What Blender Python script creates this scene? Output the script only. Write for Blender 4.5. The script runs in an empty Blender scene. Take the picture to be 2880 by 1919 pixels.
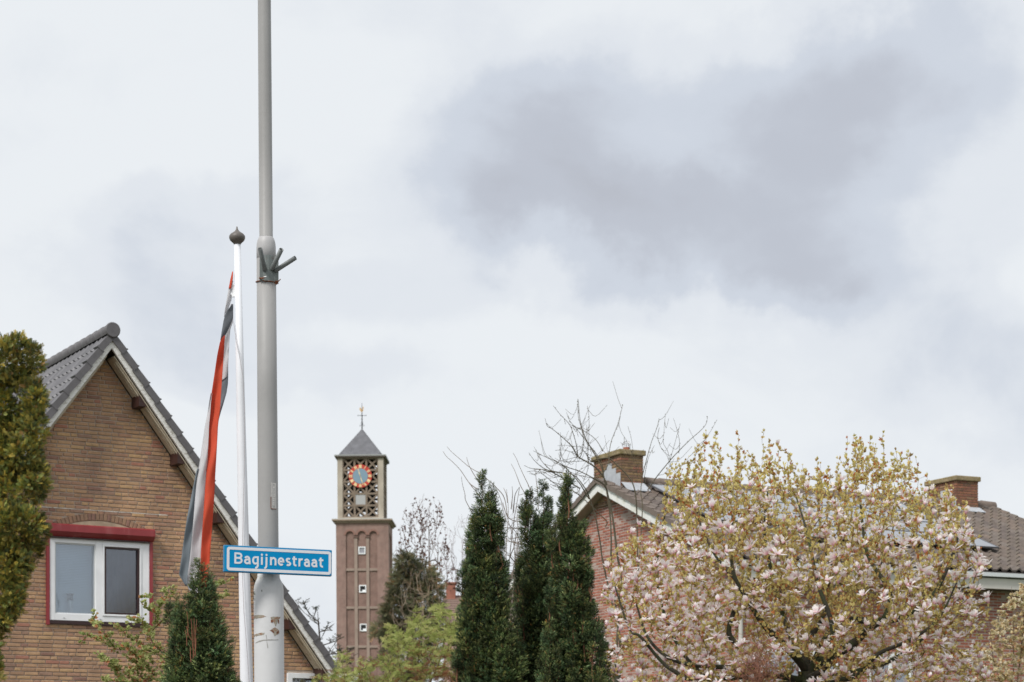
import bpy, math, random
import numpy as np
from mathutils import Vector, Matrix
rng = np.random.default_rng(7)
random.seed(7)
R = math.radians
col = bpy.context.scene.collection
scene = bpy.context.scene

# ------------------------------------------------------------------ camera
F = 5600.0            # focal length in photo pixels (2880 wide)
HZ = 2150.0           # horizon row
CAMZ = 1.6
cam = bpy.data.cameras.new('camera')
cam.sensor_width = 36.0
cam.lens = F / 2880 * 36
cam.shift_y = (HZ - 959.5) / 2880
cam.clip_start = 0.1
cam.clip_end = 6000
cam.dof.use_dof = True
cam.dof.focus_distance = 14.0
cam.dof.aperture_fstop = 6.3
camo = bpy.data.objects.new('camera', cam)
camo.location = (0, 0, CAMZ)
camo.rotation_euler = (R(90), 0, 0)
col.objects.link(camo)
scene.camera = camo

# ------------------------------------------------------------------ view
scene.view_settings.view_transform = 'Standard'
scene.view_settings.look = 'None'
scene.view_settings.exposure = 0.0
scene.view_settings.gamma = 1.0
scene.view_settings.use_curve_mapping = False
scene.cycles.max_bounces = 6
scene.cycles.transparent_max_bounces = 8

# ------------------------------------------------------------------ world: Nishita sky almost fully covered by cloud
SUN_AZ, SUN_EL = R(215), R(48)     # behind the camera, to the left
world = bpy.data.worlds.new('World')
scene.world = world
world.use_nodes = True
nt = world.node_tree
nt.nodes.clear()

def N(tree, typ, **kw):
    n = tree.nodes.new(typ)
    for k, v in kw.items():
        if k.startswith('i_'):
            n.inputs[k[2:]].default_value = v
        else:
            setattr(n, k, v)
    return n

def math_node(tree, op, a, b=None, clamp=False):
    n = tree.nodes.new('ShaderNodeMath'); n.operation = op; n.use_clamp = clamp
    for i, x in enumerate((a, b)):
        if x is None: continue
        if isinstance(x, (int, float)): n.inputs[i].default_value = x
        else: tree.links.new(x, n.inputs[i])
    return n.outputs[0]

def vmath(tree, op, a, b=None, scale=None):
    n = tree.nodes.new('ShaderNodeVectorMath'); n.operation = op
    for i, x in enumerate((a, b)):
        if x is None: continue
        if isinstance(x, (tuple, list)): n.inputs[i].default_value = x
        else: tree.links.new(x, n.inputs[i])
    if scale is not None: n.inputs['Scale'].default_value = scale
    return n.outputs['Value'] if op in ('LENGTH', 'DISTANCE', 'DOT_PRODUCT') else n.outputs['Vector']

def ramp(tree, fac, stops, interp='LINEAR'):
    n = tree.nodes.new('ShaderNodeValToRGB')
    n.color_ramp.interpolation = interp
    el = n.color_ramp.elements
    while len(el) < len(stops): el.new(0.5)
    for e, (p, c) in zip(el, stops):
        e.position = p; e.color = tuple(c) + ((1,) if len(c) == 3 else ())
    tree.links.new(fac, n.inputs[0])
    return n.outputs[0]

sky = N(nt, 'ShaderNodeTexSky', sky_type='NISHITA', sun_disc=False)
sky.sun_elevation = SUN_EL
sky.sun_rotation = SUN_AZ
bg1 = N(nt, 'ShaderNodeBackground'); bg1.inputs['Strength'].default_value = 0.1
nt.links.new(sky.outputs[0], bg1.inputs[0])
tc = N(nt, 'ShaderNodeTexCoord')
D = tc.outputs['Generated']
w1 = N(nt, 'ShaderNodeTexNoise'); w1.inputs['Scale'].default_value = 9; w1.inputs['Detail'].default_value = 9
w1.inputs['Roughness'].default_value = 0.55
nt.links.new(D, w1.inputs['Vector'])
warp = vmath(nt, 'SCALE', vmath(nt, 'SUBTRACT', w1.outputs['Color'], (0.5, 0.5, 0.5)), scale=0.13)
DW = vmath(nt, 'ADD', D, warp)
def sky_dir(px, py):
    v = Vector(((px - 1440) / F, 1, (HZ - py) / F)); return v.normalized()
dens = None
for px, py, rx, ry, wt in ((1950, 420, 900, 420, .42), (2050, 690, 560, 240, .50), (1480, 400, 420, 330, .40), (2250, 250, 560, 260, .20), (2250, 620, 420, 330, .16), (1620, 590, 380, 200, .24), (2500, 330, 400, 260, .14), (480, 800, 520, 330, .40),
                           (2850, 1030, 460, 300, .46), (2700, 220, 600, 330, .30), (2750, 700, 300, 260, .16), (900, 1050, 600, 140, .20), (2300, 850, 420, 160, .16),
                           (150, 120, 350, 130, .14), (1100, 760, 330, 110, .16), (700, 560, 420, 110, .10)):
    c = sky_dir(px, py)
    d = vmath(nt, 'SUBTRACT', DW, tuple(c))
    d = vmath(nt, 'MULTIPLY', d, (F / rx, 4.0, F / ry))
    L = vmath(nt, 'LENGTH', d)
    mr = N(nt, 'ShaderNodeMapRange', interpolation_type='SMOOTHSTEP')
    mr.inputs['From Min'].default_value = 0.25; mr.inputs['From Max'].default_value = 1.15
    mr.inputs['To Min'].default_value = wt; mr.inputs['To Max'].default_value = 0
    nt.links.new(L, mr.inputs['Value'])
    dens = mr.outputs[0] if dens is None else math_node(nt, 'ADD', dens, mr.outputs[0])
n2 = N(nt, 'ShaderNodeTexNoise'); n2.inputs['Scale'].default_value = 6.5; n2.inputs['Detail'].default_value = 9
n2.inputs['Roughness'].default_value = 0.56; n2.inputs['Distortion'].default_value = 0.3
mp = N(nt, 'ShaderNodeMapping'); mp.inputs['Scale'].default_value = (1, 1, 1.7)
nt.links.new(D, mp.inputs[0]); nt.links.new(mp.outputs[0], n2.inputs['Vector'])
nz = math_node(nt, 'MULTIPLY', math_node(nt, 'SUBTRACT', n2.outputs['Fac'], 0.47), 0.85)
tot = math_node(nt, 'ADD', math_node(nt, 'MULTIPLY', dens, .8), nz)
cc = ramp(nt, tot, [(0.0, (.845, .878, .91)), (0.20, (.775, .812, .862)), (0.46, (.635, .682, .76)), (0.76, (.53, .562, .632)), (1.0, (.47, .49, .545))], 'EASE')
bg2 = N(nt, 'ShaderNodeBackground'); bg2.inputs['Strength'].default_value = 1.0
nt.links.new(cc, bg2.inputs[0])
mix = N(nt, 'ShaderNodeMixShader'); mix.inputs[0].default_value = 0.97
nt.links.new(bg1.outputs[0], mix.inputs[1]); nt.links.new(bg2.outputs[0], mix.inputs[2])
wo = N(nt, 'ShaderNodeOutputWorld'); nt.links.new(mix.outputs[0], wo.inputs[0])

sun = bpy.data.lights.new('sun', 'SUN'); sun.energy = 3.0; sun.angle = R(14); sun.color = (1, .97, .92)
suno = bpy.data.objects.new('sun', sun)
sd = Vector((math.sin(SUN_AZ) * math.cos(SUN_EL), math.cos(SUN_AZ) * math.cos(SUN_EL), math.sin(SUN_EL)))
suno.rotation_euler = sd.to_track_quat('Z', 'Y').to_euler()
col.objects.link(suno)

# ------------------------------------------------------------------ helpers: points
def at(px, py, Y):
    return Vector(((px - 1440) / F * Y, Y, CAMZ + (HZ - py) / F * Y))

# ------------------------------------------------------------------ helpers: materials
def mat(name, base, rough=.7, metal=0., noise=None, bump=0., bscale=60., attr=False, spec=.5, var=.0, vscale=8., coat=0., translucent=0., weather=0.):
    """base colour (or the per-piece colour attribute) with fine grain and relief"""
    m = bpy.data.materials.new(name); m.use_nodes = True
    t = m.node_tree; t.nodes.clear()
    out = N(t, 'ShaderNodeOutputMaterial'); b = N(t, 'ShaderNodeBsdfPrincipled')
    b.inputs['Roughness'].default_value = rough; b.inputs['Metallic'].default_value = metal
    b.inputs['Specular IOR Level'].default_value = spec; b.inputs['Coat Weight'].default_value = coat
    tcn = N(t, 'ShaderNodeTexCoord'); O = tcn.outputs['Object']
    if attr:
        a = N(t, 'ShaderNodeAttribute', attribute_name='Col'); c = a.outputs['Color']
        g = N(t, 'ShaderNodeNewGeometry') if False else None
    else:
        rgb = N(t, 'ShaderNodeRGB'); rgb.outputs[0].default_value = tuple(base) + (1,); c = rgb.outputs[0]
    if var > 0:
        n1 = N(t, 'ShaderNodeTexNoise'); n1.inputs['Scale'].default_value = vscale; n1.inputs['Detail'].default_value = 5
        g = N(t, 'ShaderNodeNewGeometry')
        t.links.new(g.outputs['Position'], n1.inputs['Vector'])
        mr = N(t, 'ShaderNodeMapRange'); mr.inputs['From Min'].default_value = .3; mr.inputs['From Max'].default_value = .7
        mr.inputs['To Min'].default_value = 1 - var; mr.inputs['To Max'].default_value = 1 + var
        t.links.new(n1.outputs['Fac'], mr.inputs['Value'])
        c = vmath(t, 'MULTIPLY', c, mr.outputs[0])
    if weather > 0:
        nw_ = N(t, 'ShaderNodeTexNoise'); nw_.inputs['Scale'].default_value = 1.1; nw_.inputs['Detail'].default_value = 6; nw_.inputs['Roughness'].default_value = .65
        gw_ = N(t, 'ShaderNodeNewGeometry'); mw_ = N(t, 'ShaderNodeMapping'); mw_.inputs['Scale'].default_value = (2.2, 2.2, .7)
        t.links.new(gw_.outputs['Position'], mw_.inputs[0]); t.links.new(mw_.outputs[0], nw_.inputs['Vector'])
        c = vmath(t, 'MULTIPLY', c, ramp(t, nw_.outputs['Fac'], [(.30, (1 - weather, 1 - weather, 1 - weather * .9)), (.52, (1, 1, 1)), (.72, (1 + weather * .6, 1 + weather * .55, 1 + weather * .5))]))
    t.links.new(c, b.inputs['Base Color'])
    if bump > 0:
        n3 = N(t, 'ShaderNodeTexNoise'); n3.inputs['Scale'].default_value = bscale; n3.inputs['Detail'].default_value = 4
        g2 = N(t, 'ShaderNodeNewGeometry'); t.links.new(g2.outputs['Position'], n3.inputs['Vector'])
        bp = N(t, 'ShaderNodeBump'); bp.inputs['Strength'].default_value = bump; bp.inputs['Distance'].default_value = .01
        t.links.new(n3.outputs['Fac'], bp.inputs['Height']); t.links.new(bp.outputs[0], b.inputs['Normal'])
    if translucent > 0:
        tr = N(t, 'ShaderNodeBsdfTranslucent'); t.links.new(c, tr.inputs[0])
        mx = N(t, 'ShaderNodeMixShader'); mx.inputs[0].default_value = translucent
        t.links.new(b.outputs[0], mx.inputs[1]); t.links.new(tr.outputs[0], mx.inputs[2]); t.links.new(mx.outputs[0], out.inputs[0])
    else:
        t.links.new(b.outputs[0], out.inputs[0])
    return m

def stain_layer(m, colour, scale, lo, hi, stretch=(1, 1, 1), amount=.8, zr=None, extra_mask=None):
    """dirt, moss or rust of its own noise shape over a material's base colour (object space)"""
    t = m.node_tree; b = [n for n in t.nodes if n.type == 'BSDF_PRINCIPLED'][0]
    src = b.inputs['Base Color'].links[0].from_socket
    tcn = N(t, 'ShaderNodeTexCoord'); mpn = N(t, 'ShaderNodeMapping'); mpn.inputs['Scale'].default_value = stretch
    t.links.new(tcn.outputs['Object'], mpn.inputs[0])
    n1 = N(t, 'ShaderNodeTexNoise'); n1.inputs['Scale'].default_value = scale; n1.inputs['Detail'].default_value = 6; n1.inputs['Roughness'].default_value = .6
    t.links.new(mpn.outputs[0], n1.inputs['Vector'])
    mr = N(t, 'ShaderNodeMapRange'); mr.inputs['From Min'].default_value = lo; mr.inputs['From Max'].default_value = hi
    mr.inputs['To Max'].default_value = amount
    t.links.new(n1.outputs['Fac'], mr.inputs['Value'])
    f = mr.outputs[0]
    if zr:
        for axis, a0, a1 in zr:
            sp = N(t, 'ShaderNodeSeparateXYZ'); t.links.new(tcn.outputs['Object'], sp.inputs[0])
            q = N(t, 'ShaderNodeMapRange', interpolation_type='SMOOTHSTEP')
            q.inputs['From Min'].default_value = a0; q.inputs['From Max'].default_value = a1
            t.links.new(sp.outputs[axis], q.inputs['Value'])
            f = math_node(t, 'MULTIPLY', f, q.outputs[0])
    mx = N(t, 'ShaderNodeMix', data_type='RGBA')
    t.links.new(f, mx.inputs['Factor']); t.links.new(src, mx.inputs[6]); mx.inputs[7].default_value = tuple(colour) + (1,)
    t.links.new(mx.outputs[2], b.inputs['Base Color'])
    return m

# ------------------------------------------------------------------ helpers: meshes
def mesh_np(name, V, Fs, C=None, smooth=False):
    """V (n,3); Fs one array (k,m) or a list of such; C per-vertex colour (n,3)"""
    if not isinstance(Fs, (list, tuple)): Fs = [Fs]
    Fs = [np.asarray(f, dtype=np.int32) for f in Fs if len(f)]
    me = bpy.data.meshes.new(name)
    V = np.asarray(V, dtype=np.float32)
    me.vertices.add(len(V)); me.vertices.foreach_set('co', V.ravel())
    nl = sum(f.size for f in Fs); npoly = sum(len(f) for f in Fs)
    me.loops.add(nl); me.loops.foreach_set('vertex_index', np.concatenate([f.ravel() for f in Fs]))
    me.polygons.add(npoly)
    tot = np.concatenate([np.full(len(f), f.shape[1], dtype=np.int32) for f in Fs])
    st = np.concatenate([[0], np.cumsum(tot)[:-1]]).astype(np.int32)
    me.polygons.foreach_set('loop_start', st)
    me.polygons.foreach_set('use_smooth', np.full(npoly, smooth))
    if C is not None:
        a = me.color_attributes.new('Col', 'FLOAT_COLOR', 'POINT')
        a.data.foreach_set('color', np.concatenate([np.asarray(C, np.float32), np.ones((len(V), 1), np.float32)], 1).ravel())
    me.update(calc_edges=True); me.validate()
    return me

def scatter(TV, TF, M, T, C, TC=None):
    """copies of a template: TV (m,3), TF (k,n), M (N,3,3), T (N,3), C (N,3); TC (m,3) multiplies"""
    TV = np.asarray(TV, np.float32); TF = np.asarray(TF, np.int32); n = len(T); m = len(TV)
    V = np.einsum('nij,mj->nmi', M, TV) + T[:, None, :]
    Fc = TF[None] + (np.arange(n) * m)[:, None, None]
    CC = np.repeat(C[:, None, :], m, 1)
    if TC is not None: CC = CC * np.asarray(TC)[None]
    return V.reshape(-1, 3), Fc.reshape(-1, TF.shape[1]), CC.reshape(-1, 3)

def join_np(parts):
    Vs, Fs, Cs, o = [], [], [], 0
    for V, Fc, C in parts:
        Vs.append(V); Fs.append(np.asarray(Fc) + o); Cs.append(C); o += len(V)
    return np.concatenate(Vs), np.concatenate(Fs), np.concatenate(Cs)

class MB:
    """mesh builder"""
    def __init__(s): s.v = []; s.f = []
    def add(s, vs, fs):
        o = len(s.v); s.v += [tuple(v) for v in vs]; s.f += [tuple(i + o for i in f) for f in fs]; return s
    def box(s, x0, x1, y0, y1, z0, z1, M=None):
        vs = [Vector(p) for p in ((x0, y0, z0), (x1, y0, z0), (x1, y1, z0), (x0, y1, z0), (x0, y0, z1), (x1, y0, z1), (x1, y1, z1), (x0, y1, z1))]
        if M is not None: vs = [M @ v for v in vs]
        return s.add(vs, [(0, 3, 2, 1), (4, 5, 6, 7), (0, 1, 5, 4), (1, 2, 6, 5), (2, 3, 7, 6), (3, 0, 4, 7)])
    def prism(s, pts, off):
        """planar polygon pts (3D) extruded by vector off"""
        n = len(pts); off = Vector(off); a = [Vector(p) for p in pts]
        return s.add(a + [p + off for p in a], [tuple(range(n))[::-1], tuple(range(n, 2 * n))] + [(i, (i + 1) % n, n + (i + 1) % n, n + i) for i in range(n)])
    def lathe(s, prof, n=24, c=(0, 0, 0)):
        """prof (r,z)"""
        vs = []; fs = []
        for r, z in prof:
            for k in range(n):
                a = 2 * math.pi * k / n; vs.append((c[0] + r * math.cos(a), c[1] + r * math.sin(a), c[2] + z))
        for i in range(len(prof) - 1):
            for k in range(n):
                k2 = (k + 1) % n; fs.append((i * n + k, i * n + k2, (i + 1) * n + k2, (i + 1) * n + k))
        fs.append(tuple(range(n))[::-1]); fs.append(tuple((len(prof) - 1) * n + k for k in range(n)))
        return s.add(vs, fs)
    def tube(s, pts, rad, n=8, caps=True):
        pts = [Vector(p) for p in pts]
        if not hasattr(rad, '__len__'): rad = [rad] * len(pts)
        vs = []; fs = []; up = Vector((.13, .21, .97))
        for i, p in enumerate(pts):
            t = (pts[min(i + 1, len(pts) - 1)] - pts[max(i - 1, 0)]).normalized()
            a = t.cross(up)
            if a.length < 1e-3: a = t.cross(Vector((1, 0, 0)))
            a.normalize(); b = t.cross(a)
            for k in range(n):
                q = 2 * math.pi * k / n; vs.append(p + (a * math.cos(q) + b * math.sin(q)) * rad[i])
        for i in range(len(pts) - 1):
            for k in range(n):
                k2 = (k + 1) % n; fs.append((i * n + k, (i + 1) * n + k, (i + 1) * n + k2, i * n + k2))
        if caps: fs += [tuple(range(n)), tuple((len(pts) - 1) * n + k for k in range(n))[::-1]]
        return s.add(vs, fs)
    def mesh(s, name, smooth=False):
        me = bpy.data.meshes.new(name); me.from_pydata([tuple(v) for v in s.v], [], s.f)
        if smooth:
            me.polygons.foreach_set('use_smooth', [len(p.vertices) <= 4 for p in me.polygons])
        me.update(); return me

def obj(name, me, m=None, parent=None, loc=None, **props):
    if isinstance(me, MB): me = me.mesh(name)
    if m is not None and len(me.materials) == 0: me.materials.append(m)
    o = bpy.data.objects.new(name, me); col.objects.link(o)
    if parent is not None: o.parent = parent
    if loc is not None: o.location = loc
    for k, v in props.items(): o[k] = v
    return o

def thing(name, label, cat, loc=(0, 0, 0), rz=0., group=None):
    o = bpy.data.objects.new(name, None); col.objects.link(o); o.location = loc; o.rotation_euler = (0, 0, rz)
    o['label'] = label; o['category'] = cat
    if group: o['group'] = group
    o.empty_display_size = .2
    return o

def bevel(o, w=.004, seg=2):
    b = o.modifiers.new('bevel', 'BEVEL'); b.width = w; b.segments = seg; b.limit_method = 'ANGLE'; b.angle_limit = R(40); return o

def pieces(parent, name, variants, items, m, limit=300, world_to_px=None):
    """items (variant index, Matrix local to parent, key); the smallest keys are parts of their own, the rest one part of kind stuff"""
    items = sorted(items, key=lambda i: i[2])
    mes = []
    for V, Fq, C in variants:
        me = mesh_np(name, V, Fq, C); me.materials.append(m); mes.append(me)
    for vi, M4, _ in items[:limit]:
        o = bpy.data.objects.new(name, mes[vi]); col.objects.link(o); o.parent = parent; o.matrix_local = M4
    rest = items[limit:]
    if rest:
        parts = []
        for vi in range(len(variants)):
            Ms = np.array([np.array(i[1]) for i in rest if i[0] == vi])
            if len(Ms) == 0: continue
            V, Fq, C = variants[vi]
            parts.append(scatter(V, Fq, Ms[:, :3, :3], Ms[:, :3, 3], np.ones((len(Ms), 3)), C))
        V, Fq, C = join_np(parts)
        obj(name, mesh_np(name + '_rest', V, Fq, C), m, parent, kind='stuff')

def px_of(w):
    return 1440 + F * w.x / w.y, HZ - F * (w.z - CAMZ) / w.y

def seen_key(parent, M4):
    w = parent.matrix_basis @ M4.translation
    x, y = px_of(w)
    out = max(0, -10 - x, x - 2890, y - 1930, -10 - y)
    return w.length + (1000 + out if out > 0 else 0)

# ------------------------------------------------------------------ setting: ground, street
M_grass = mat('grass', (.07, .10, .035), .95, var=.35, vscale=.8, bump=.4, bscale=30)
M_asphalt = mat('asphalt', (.055, .055, .058), .9, var=.2, vscale=2, bump=.4, bscale=150)
M_paver = mat('paver', (.22, .20, .19), .85, var=.2, vscale=3, bump=.3, bscale=80)
M_kerb = mat('kerb_stone', (.33, .32, .30), .85, var=.15, vscale=4)
g = MB().add([(-2500, -2500, 0), (2500, -2500, 0), (2500, 2500, 0), (-2500, 2500, 0)], [(0, 1, 2, 3)])
obj('ground', g, M_grass, kind='structure')
obj('road', MB().box(-60, 60, 2.0, 9.0, .0, .012), M_asphalt, kind='structure')
obj('pavement', MB().box(-60, 60, 9.15, 12.6, .0, .13), M_paver, kind='structure')
obj('kerb', MB().box(-60, 60, 9.0, 9.148, .0, .135), M_kerb, kind='structure')
obj('garden_soil', MB().box(-14, 14, 12.62, 30, .004, .05), mat('soil', (.08, .055, .035), .95, var=.3, vscale=3, bump=.5, bscale=20), kind='structure')

# ------------------------------------------------------------------ bricks
def brick_template(L, H, colour, jit, dep=.012):
    r = random.Random(jit)
    c = .006
    def j(): return r.uniform(-.0016, .0016)
    x0, x1, z0, z1 = -L / 2, L / 2, -H / 2, H / 2
    V = [(x0, .02, z0), (x1, .02, z0), (x1, .02, z1), (x0, .02, z1)]
    V += [(x0 + j(), -dep + .005, z0 + j()), (x1 + j(), -dep + .005, z0 + j()), (x1 + j(), -dep + .005, z1 + j()), (x0 + j(), -dep + .005, z1 + j())]
    V += [(x0 + c, -dep + j(), z0 + c * .8), (x1 - c, -dep + j(), z0 + c * .8), (x1 - c, -dep + j(), z1 - c * .8), (x0 + c, -dep + j(), z1 - c * .8)]
    Fq = []
    for a in (0, 4):
        for k in range(4):
            k2 = (k + 1) % 4; Fq.append((a + k, a + k2, a + 4 + k2, a + 4 + k))
    Fq.append((8, 9, 10, 11))
    return np.array(V), np.array(Fq), np.tile(np.array(colour), (12, 1))

def brick_set(colours, H, lengths, dep=.012):
    out = []; idx = {}
    for li, L in enumerate(lengths):
        for ci, (c, w) in enumerate(colours):
            idx[(li, ci)] = len(out); out.append(brick_template(L, H, c, li * 100 + ci, dep))
    return out, idx

def lay_bricks(rows, course, H, lengths, colours, bond, seedv, orient, key_parent, joint=.010, dep=.009):
    """rows: f(z)-> list of (s0,s1); orient(s,z,scale,dy)->Matrix"""
    rr = random.Random(seedv)
    vs, idx = brick_set(colours, H, lengths, dep)
    cw = [w for _, w in colours]
    items = []
    for k, (z, spans) in enumerate(rows):
        for s0, s1 in spans:
            if s1 - s0 < .03: continue
            s = s0
            if bond == 'wild':
                s = s0 - rr.uniform(0, .18) if s0 < s1 - .4 else s0
            else:
                s = math.floor((s0 - (0 if k % 2 else .11)) / .22) * .22 + (0 if k % 2 else .11)
            prev = 0
            while s < s1:
                if bond == 'wild':
                    li = rr.choices([0, 1, 2], [.60, .34, .06])[0]
                    if prev == 1 and li == 1 and rr.random() < .8: li = 0
                else: li = 0
                prev = li
                L = lengths[li]
                a, b = max(s, s0), min(s + L, s1)
                if b - a > .02:
                    ci = rr.choices(range(len(colours)), cw)[0]
                    M4 = orient((a + b) / 2, z + rr.uniform(-.0012, .0012), (b - a) / L, rr.uniform(-.004, .004))
                    items.append((idx[(li, ci)], M4, seen_key(key_parent, M4)))
                s += L + joint
    return vs, items

# ================================================================== LEFT HOUSE
AL = R(30.4)
HL = thing('brick_house', 'tan brick house with steep gable and dark tiled roof, at the left edge', 'house', ((315 - 1440) / F * 31, 31, 0), AL)
ML = Matrix.Translation(HL.location) @ Matrix.Rotation(AL, 4, 'Z')
MLi = ML.inverted()
def LW(px, py, y=0.0):
    """pixel ray met with the house's local plane y = const -> (s, z)"""
    o = MLi @ Vector((0, 0, CAMZ)); d = (MLi.to_3x3() @ Vector(((px - 1440) / F, 1, (HZ - py) / F)))
    t = (y - o.y) / d.y; p = o + d * t; return p.x, p.z
TB = 1.336; CB = 1 / math.hypot(1, TB); SB = TB * CB     # roof slope
OV = .42                                             # verge overhang
sa, za = LW(315, 948, -OV)                            # bargeboard apex (top edge)
S_END = LW(940, 1885, -OV)[0] - sa
DEPTH = 9.0
M_mort = mat('mortar', (.47, .385, .31), .95, weather=.2, var=.12, vscale=6, bump=.3, bscale=120)
M_brick = mat('brick', None, .85, attr=True, var=.13, vscale=30, weather=.24, bump=.5, bscale=180)
M_white = mat('white_paint', (.84, .85, .87), .45, var=.05, vscale=5)
M_wood_w = stain_layer(mat('weathered_white_paint', (.78, .77, .74), .6, var=.06, vscale=9, bump=.3, bscale=60), (.33, .30, .24), 14, .52, .62, (1, 1, 3), .6)
M_soffit = stain_layer(mat('soffit_wood', (.52, .46, .36), .7, var=.1, vscale=5), (.36, .28, .19), 6, .5, .7, (1, 1, 1), .5)
M_purlin = mat('purlin_paint', (.045, .018, .015), .5, var=.2, vscale=10)
M_tileL = mat('glazed_tile', None, .38, attr=True, var=.12, vscale=14, spec=.55, bump=.12, bscale=60)
M_red = mat('red_paint', (.27, .032, .038), .4, var=.08, vscale=8)
M_redf = stain_layer(M_red, (.45, .18, .18), 9, .55, .8, (1, 1, .2), .4)
M_brownf = mat('brown_frame', (.035, .014, .014), .4)
M_dark = mat('dark_interior', (.02, .02, .022), .9)

# inner underside line of roof: z = zr(s)
def zroof(s, off=0.): return za - abs(s - sa) * TB + off
WTOP = -.22                                            # wall top below the bargeboard top
# window rectangle
w_s0, w_z1 = LW(137.6, 1507.7); w_s1, _t = LW(417.5, 1522.7); _a, w_z0 = LW(137, 1747)
w_z1 = (w_z1 + _t) / 2; w_z0 = (w_z0 + LW(415, 1752)[1]) / 2
box_top = (LW(138, 1471, -.12)[1] + LW(434, 1489, -.12)[1]) / 2
arch_c = (w_s0 + w_s1) / 2; arch_hw = (w_s1 - w_s0) / 2 + .06
ARISE_O = .235
ar_o = (arch_hw ** 2 + ARISE_O ** 2) / (2 * ARISE_O); ar_oz = box_top - .03 + ARISE_O - ar_o
e_s0, e_z1 = LW(806, 1893); dw_z = e_z1
rowsL = []
COURSE = .0615
k = 0; z = .03
S_LEFT = sa - 3.75; S_RIGHT = sa + S_END - .05
while z < za:
    hw = (za + WTOP - z - .02) / TB
    if hw < .04: break
    a, b = max(S_LEFT + .1, sa - hw), min(S_RIGHT - .1, sa + hw)
    spans = [(a, b)]
    cuts = []
    if w_z0 - .05 < z < w_z1 + .02: cuts.append((w_s0 - .02, w_s1 + .02))
    if w_z1 + .02 <= z < box_top - .02: cuts.append((w_s0 - .02, w_s1 + .02))
    d2 = ar_o ** 2 - (z - .0 - ar_oz) ** 2
    if z >= box_top - .05 and d2 > 0:
        q = math.sqrt(d2)
        if q < arch_hw + .2: cuts.append((arch_c - q, arch_c + q))
    if 1.2 < z < dw_z + .06: cuts.append((e_s0, e_s0 + 1.15))
    for c0, c1 in cuts:
        ns = []
        for p, q in spans:
            if c1 <= p or c0 >= q: ns.append((p, q)); continue
            if c0 > p: ns.append((p, c0))
            if c1 < q: ns.append((c1, q))
        spans = ns
    rowsL.append((z, spans)); z += COURSE; k += 1
wmb = MB()
xb_ = sorted([S_LEFT + .1, w_s0, sa, w_s1, e_s0, e_s0 + 1.15, S_RIGHT - .1])
for xa_, xc_ in zip(xb_[:-1], xb_[1:]):
    xm_ = (xa_ + xc_) / 2; lo = 0
    gap = (w_z0, w_z1) if w_s0 < xm_ < w_s1 else ((1.3, dw_z) if e_s0 < xm_ < e_s0 + 1.15 else None)
    if gap:
        wmb.box(xa_, xc_, 0, .22, 0, gap[0]); lo = gap[1]
    wmb.prism([(xa_, 0, lo), (xc_, 0, lo), (xc_, 0, zroof(xc_, WTOP)), (xa_, 0, zroof(xa_, WTOP))], (0, .22, 0))
wl = obj('wall', wmb, M_mort, HL)
obj('side_wall', MB().box(S_RIGHT - .32, S_RIGHT - .1, .22, DEPTH, 0, zroof(S_RIGHT - .1, WTOP) - .05).box(S_LEFT + .1, S_LEFT + .32, .22, DEPTH, 0, zroof(S_LEFT + .1, WTOP) - .05), M_mort, HL)
colL = [(tuple(min(.58, (v * .95 + .05 * sum(c) / 3) * k_) for v, k_ in zip(c, (1.17, 1.15, 1.24))), w) for c, w in [((.44, .275, .140), 5), ((.41, .25, .130), 6), ((.375, .228, .125), 5), ((.36, .205, .120), 3), ((.37, .17, .105), 1.1), ((.31, .19, .12), 1.6), ((.47, .30, .14), 1.5), ((.27, .15, .10), .5)]]
def orL(s, z, sc, dy): return Matrix.Translation((s, dy, z)) @ Matrix.Diagonal((sc, 1, 1, 1))
vL, iL = lay_bricks(rowsL, COURSE, .0465, (.206, .096, .146), colL, 'wild', 3, orL, HL, .014, .014)
wl_m = wl
pieces(wl, 'brick', vL, iL, M_brick)
# arch of rowlock bricks over the window
arch = obj('arch', MB().prism([(arch_c + ar_o * math.sin(t) * (1 if True else 0), -.004, ar_oz + ar_o * math.cos(t)) for t in np.linspace(-1, 1, 24) * math.asin(arch_hw / ar_o)] +
                              [(arch_c + arch_hw - .03, -.004, box_top - .08), (arch_c - arch_hw + .03, -.004, box_top - .08)], (0, .05, 0)), mat('arch_mortar', (.33, .25, .19), .95, var=.3, vscale=5), HL)
avs = [brick_template(.052, .105, c, 900 + i, .014) for i, c in enumerate([(.33, .21, .135), (.29, .18, .12), (.36, .22, .14), (.27, .16, .12)])]
amax = math.asin(arch_hw / ar_o); na = int(2 * amax * (ar_o - .05) / .061)
ait = []
for q in range(na):
    t = -amax + (q + .5) * 2 * amax / na
    M4 = Matrix.Translation((arch_c + (ar_o - .056) * math.sin(t), -.006, ar_oz + (ar_o - .056) * math.cos(t))) @ Matrix.Rotation(t, 4, 'Y')
    ait.append((random.randrange(4), M4, q))
pieces(arch, 'brick', avs, ait, M_brick)
obj('plaster_infill', MB().prism([(arch_c + (ar_o - .115) * math.sin(t), -.012, ar_oz + (ar_o - .115) * math.cos(t)) for t in np.linspace(-.8, .8, 16) * amax] +
                                 [(arch_c + .55, -.012, box_top - .05), (arch_c - .55, -.012, box_top - .05)], (0, .02, 0)), mat('old_plaster', (.42, .34, .24), .9, var=.25, vscale=7), HL)
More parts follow.
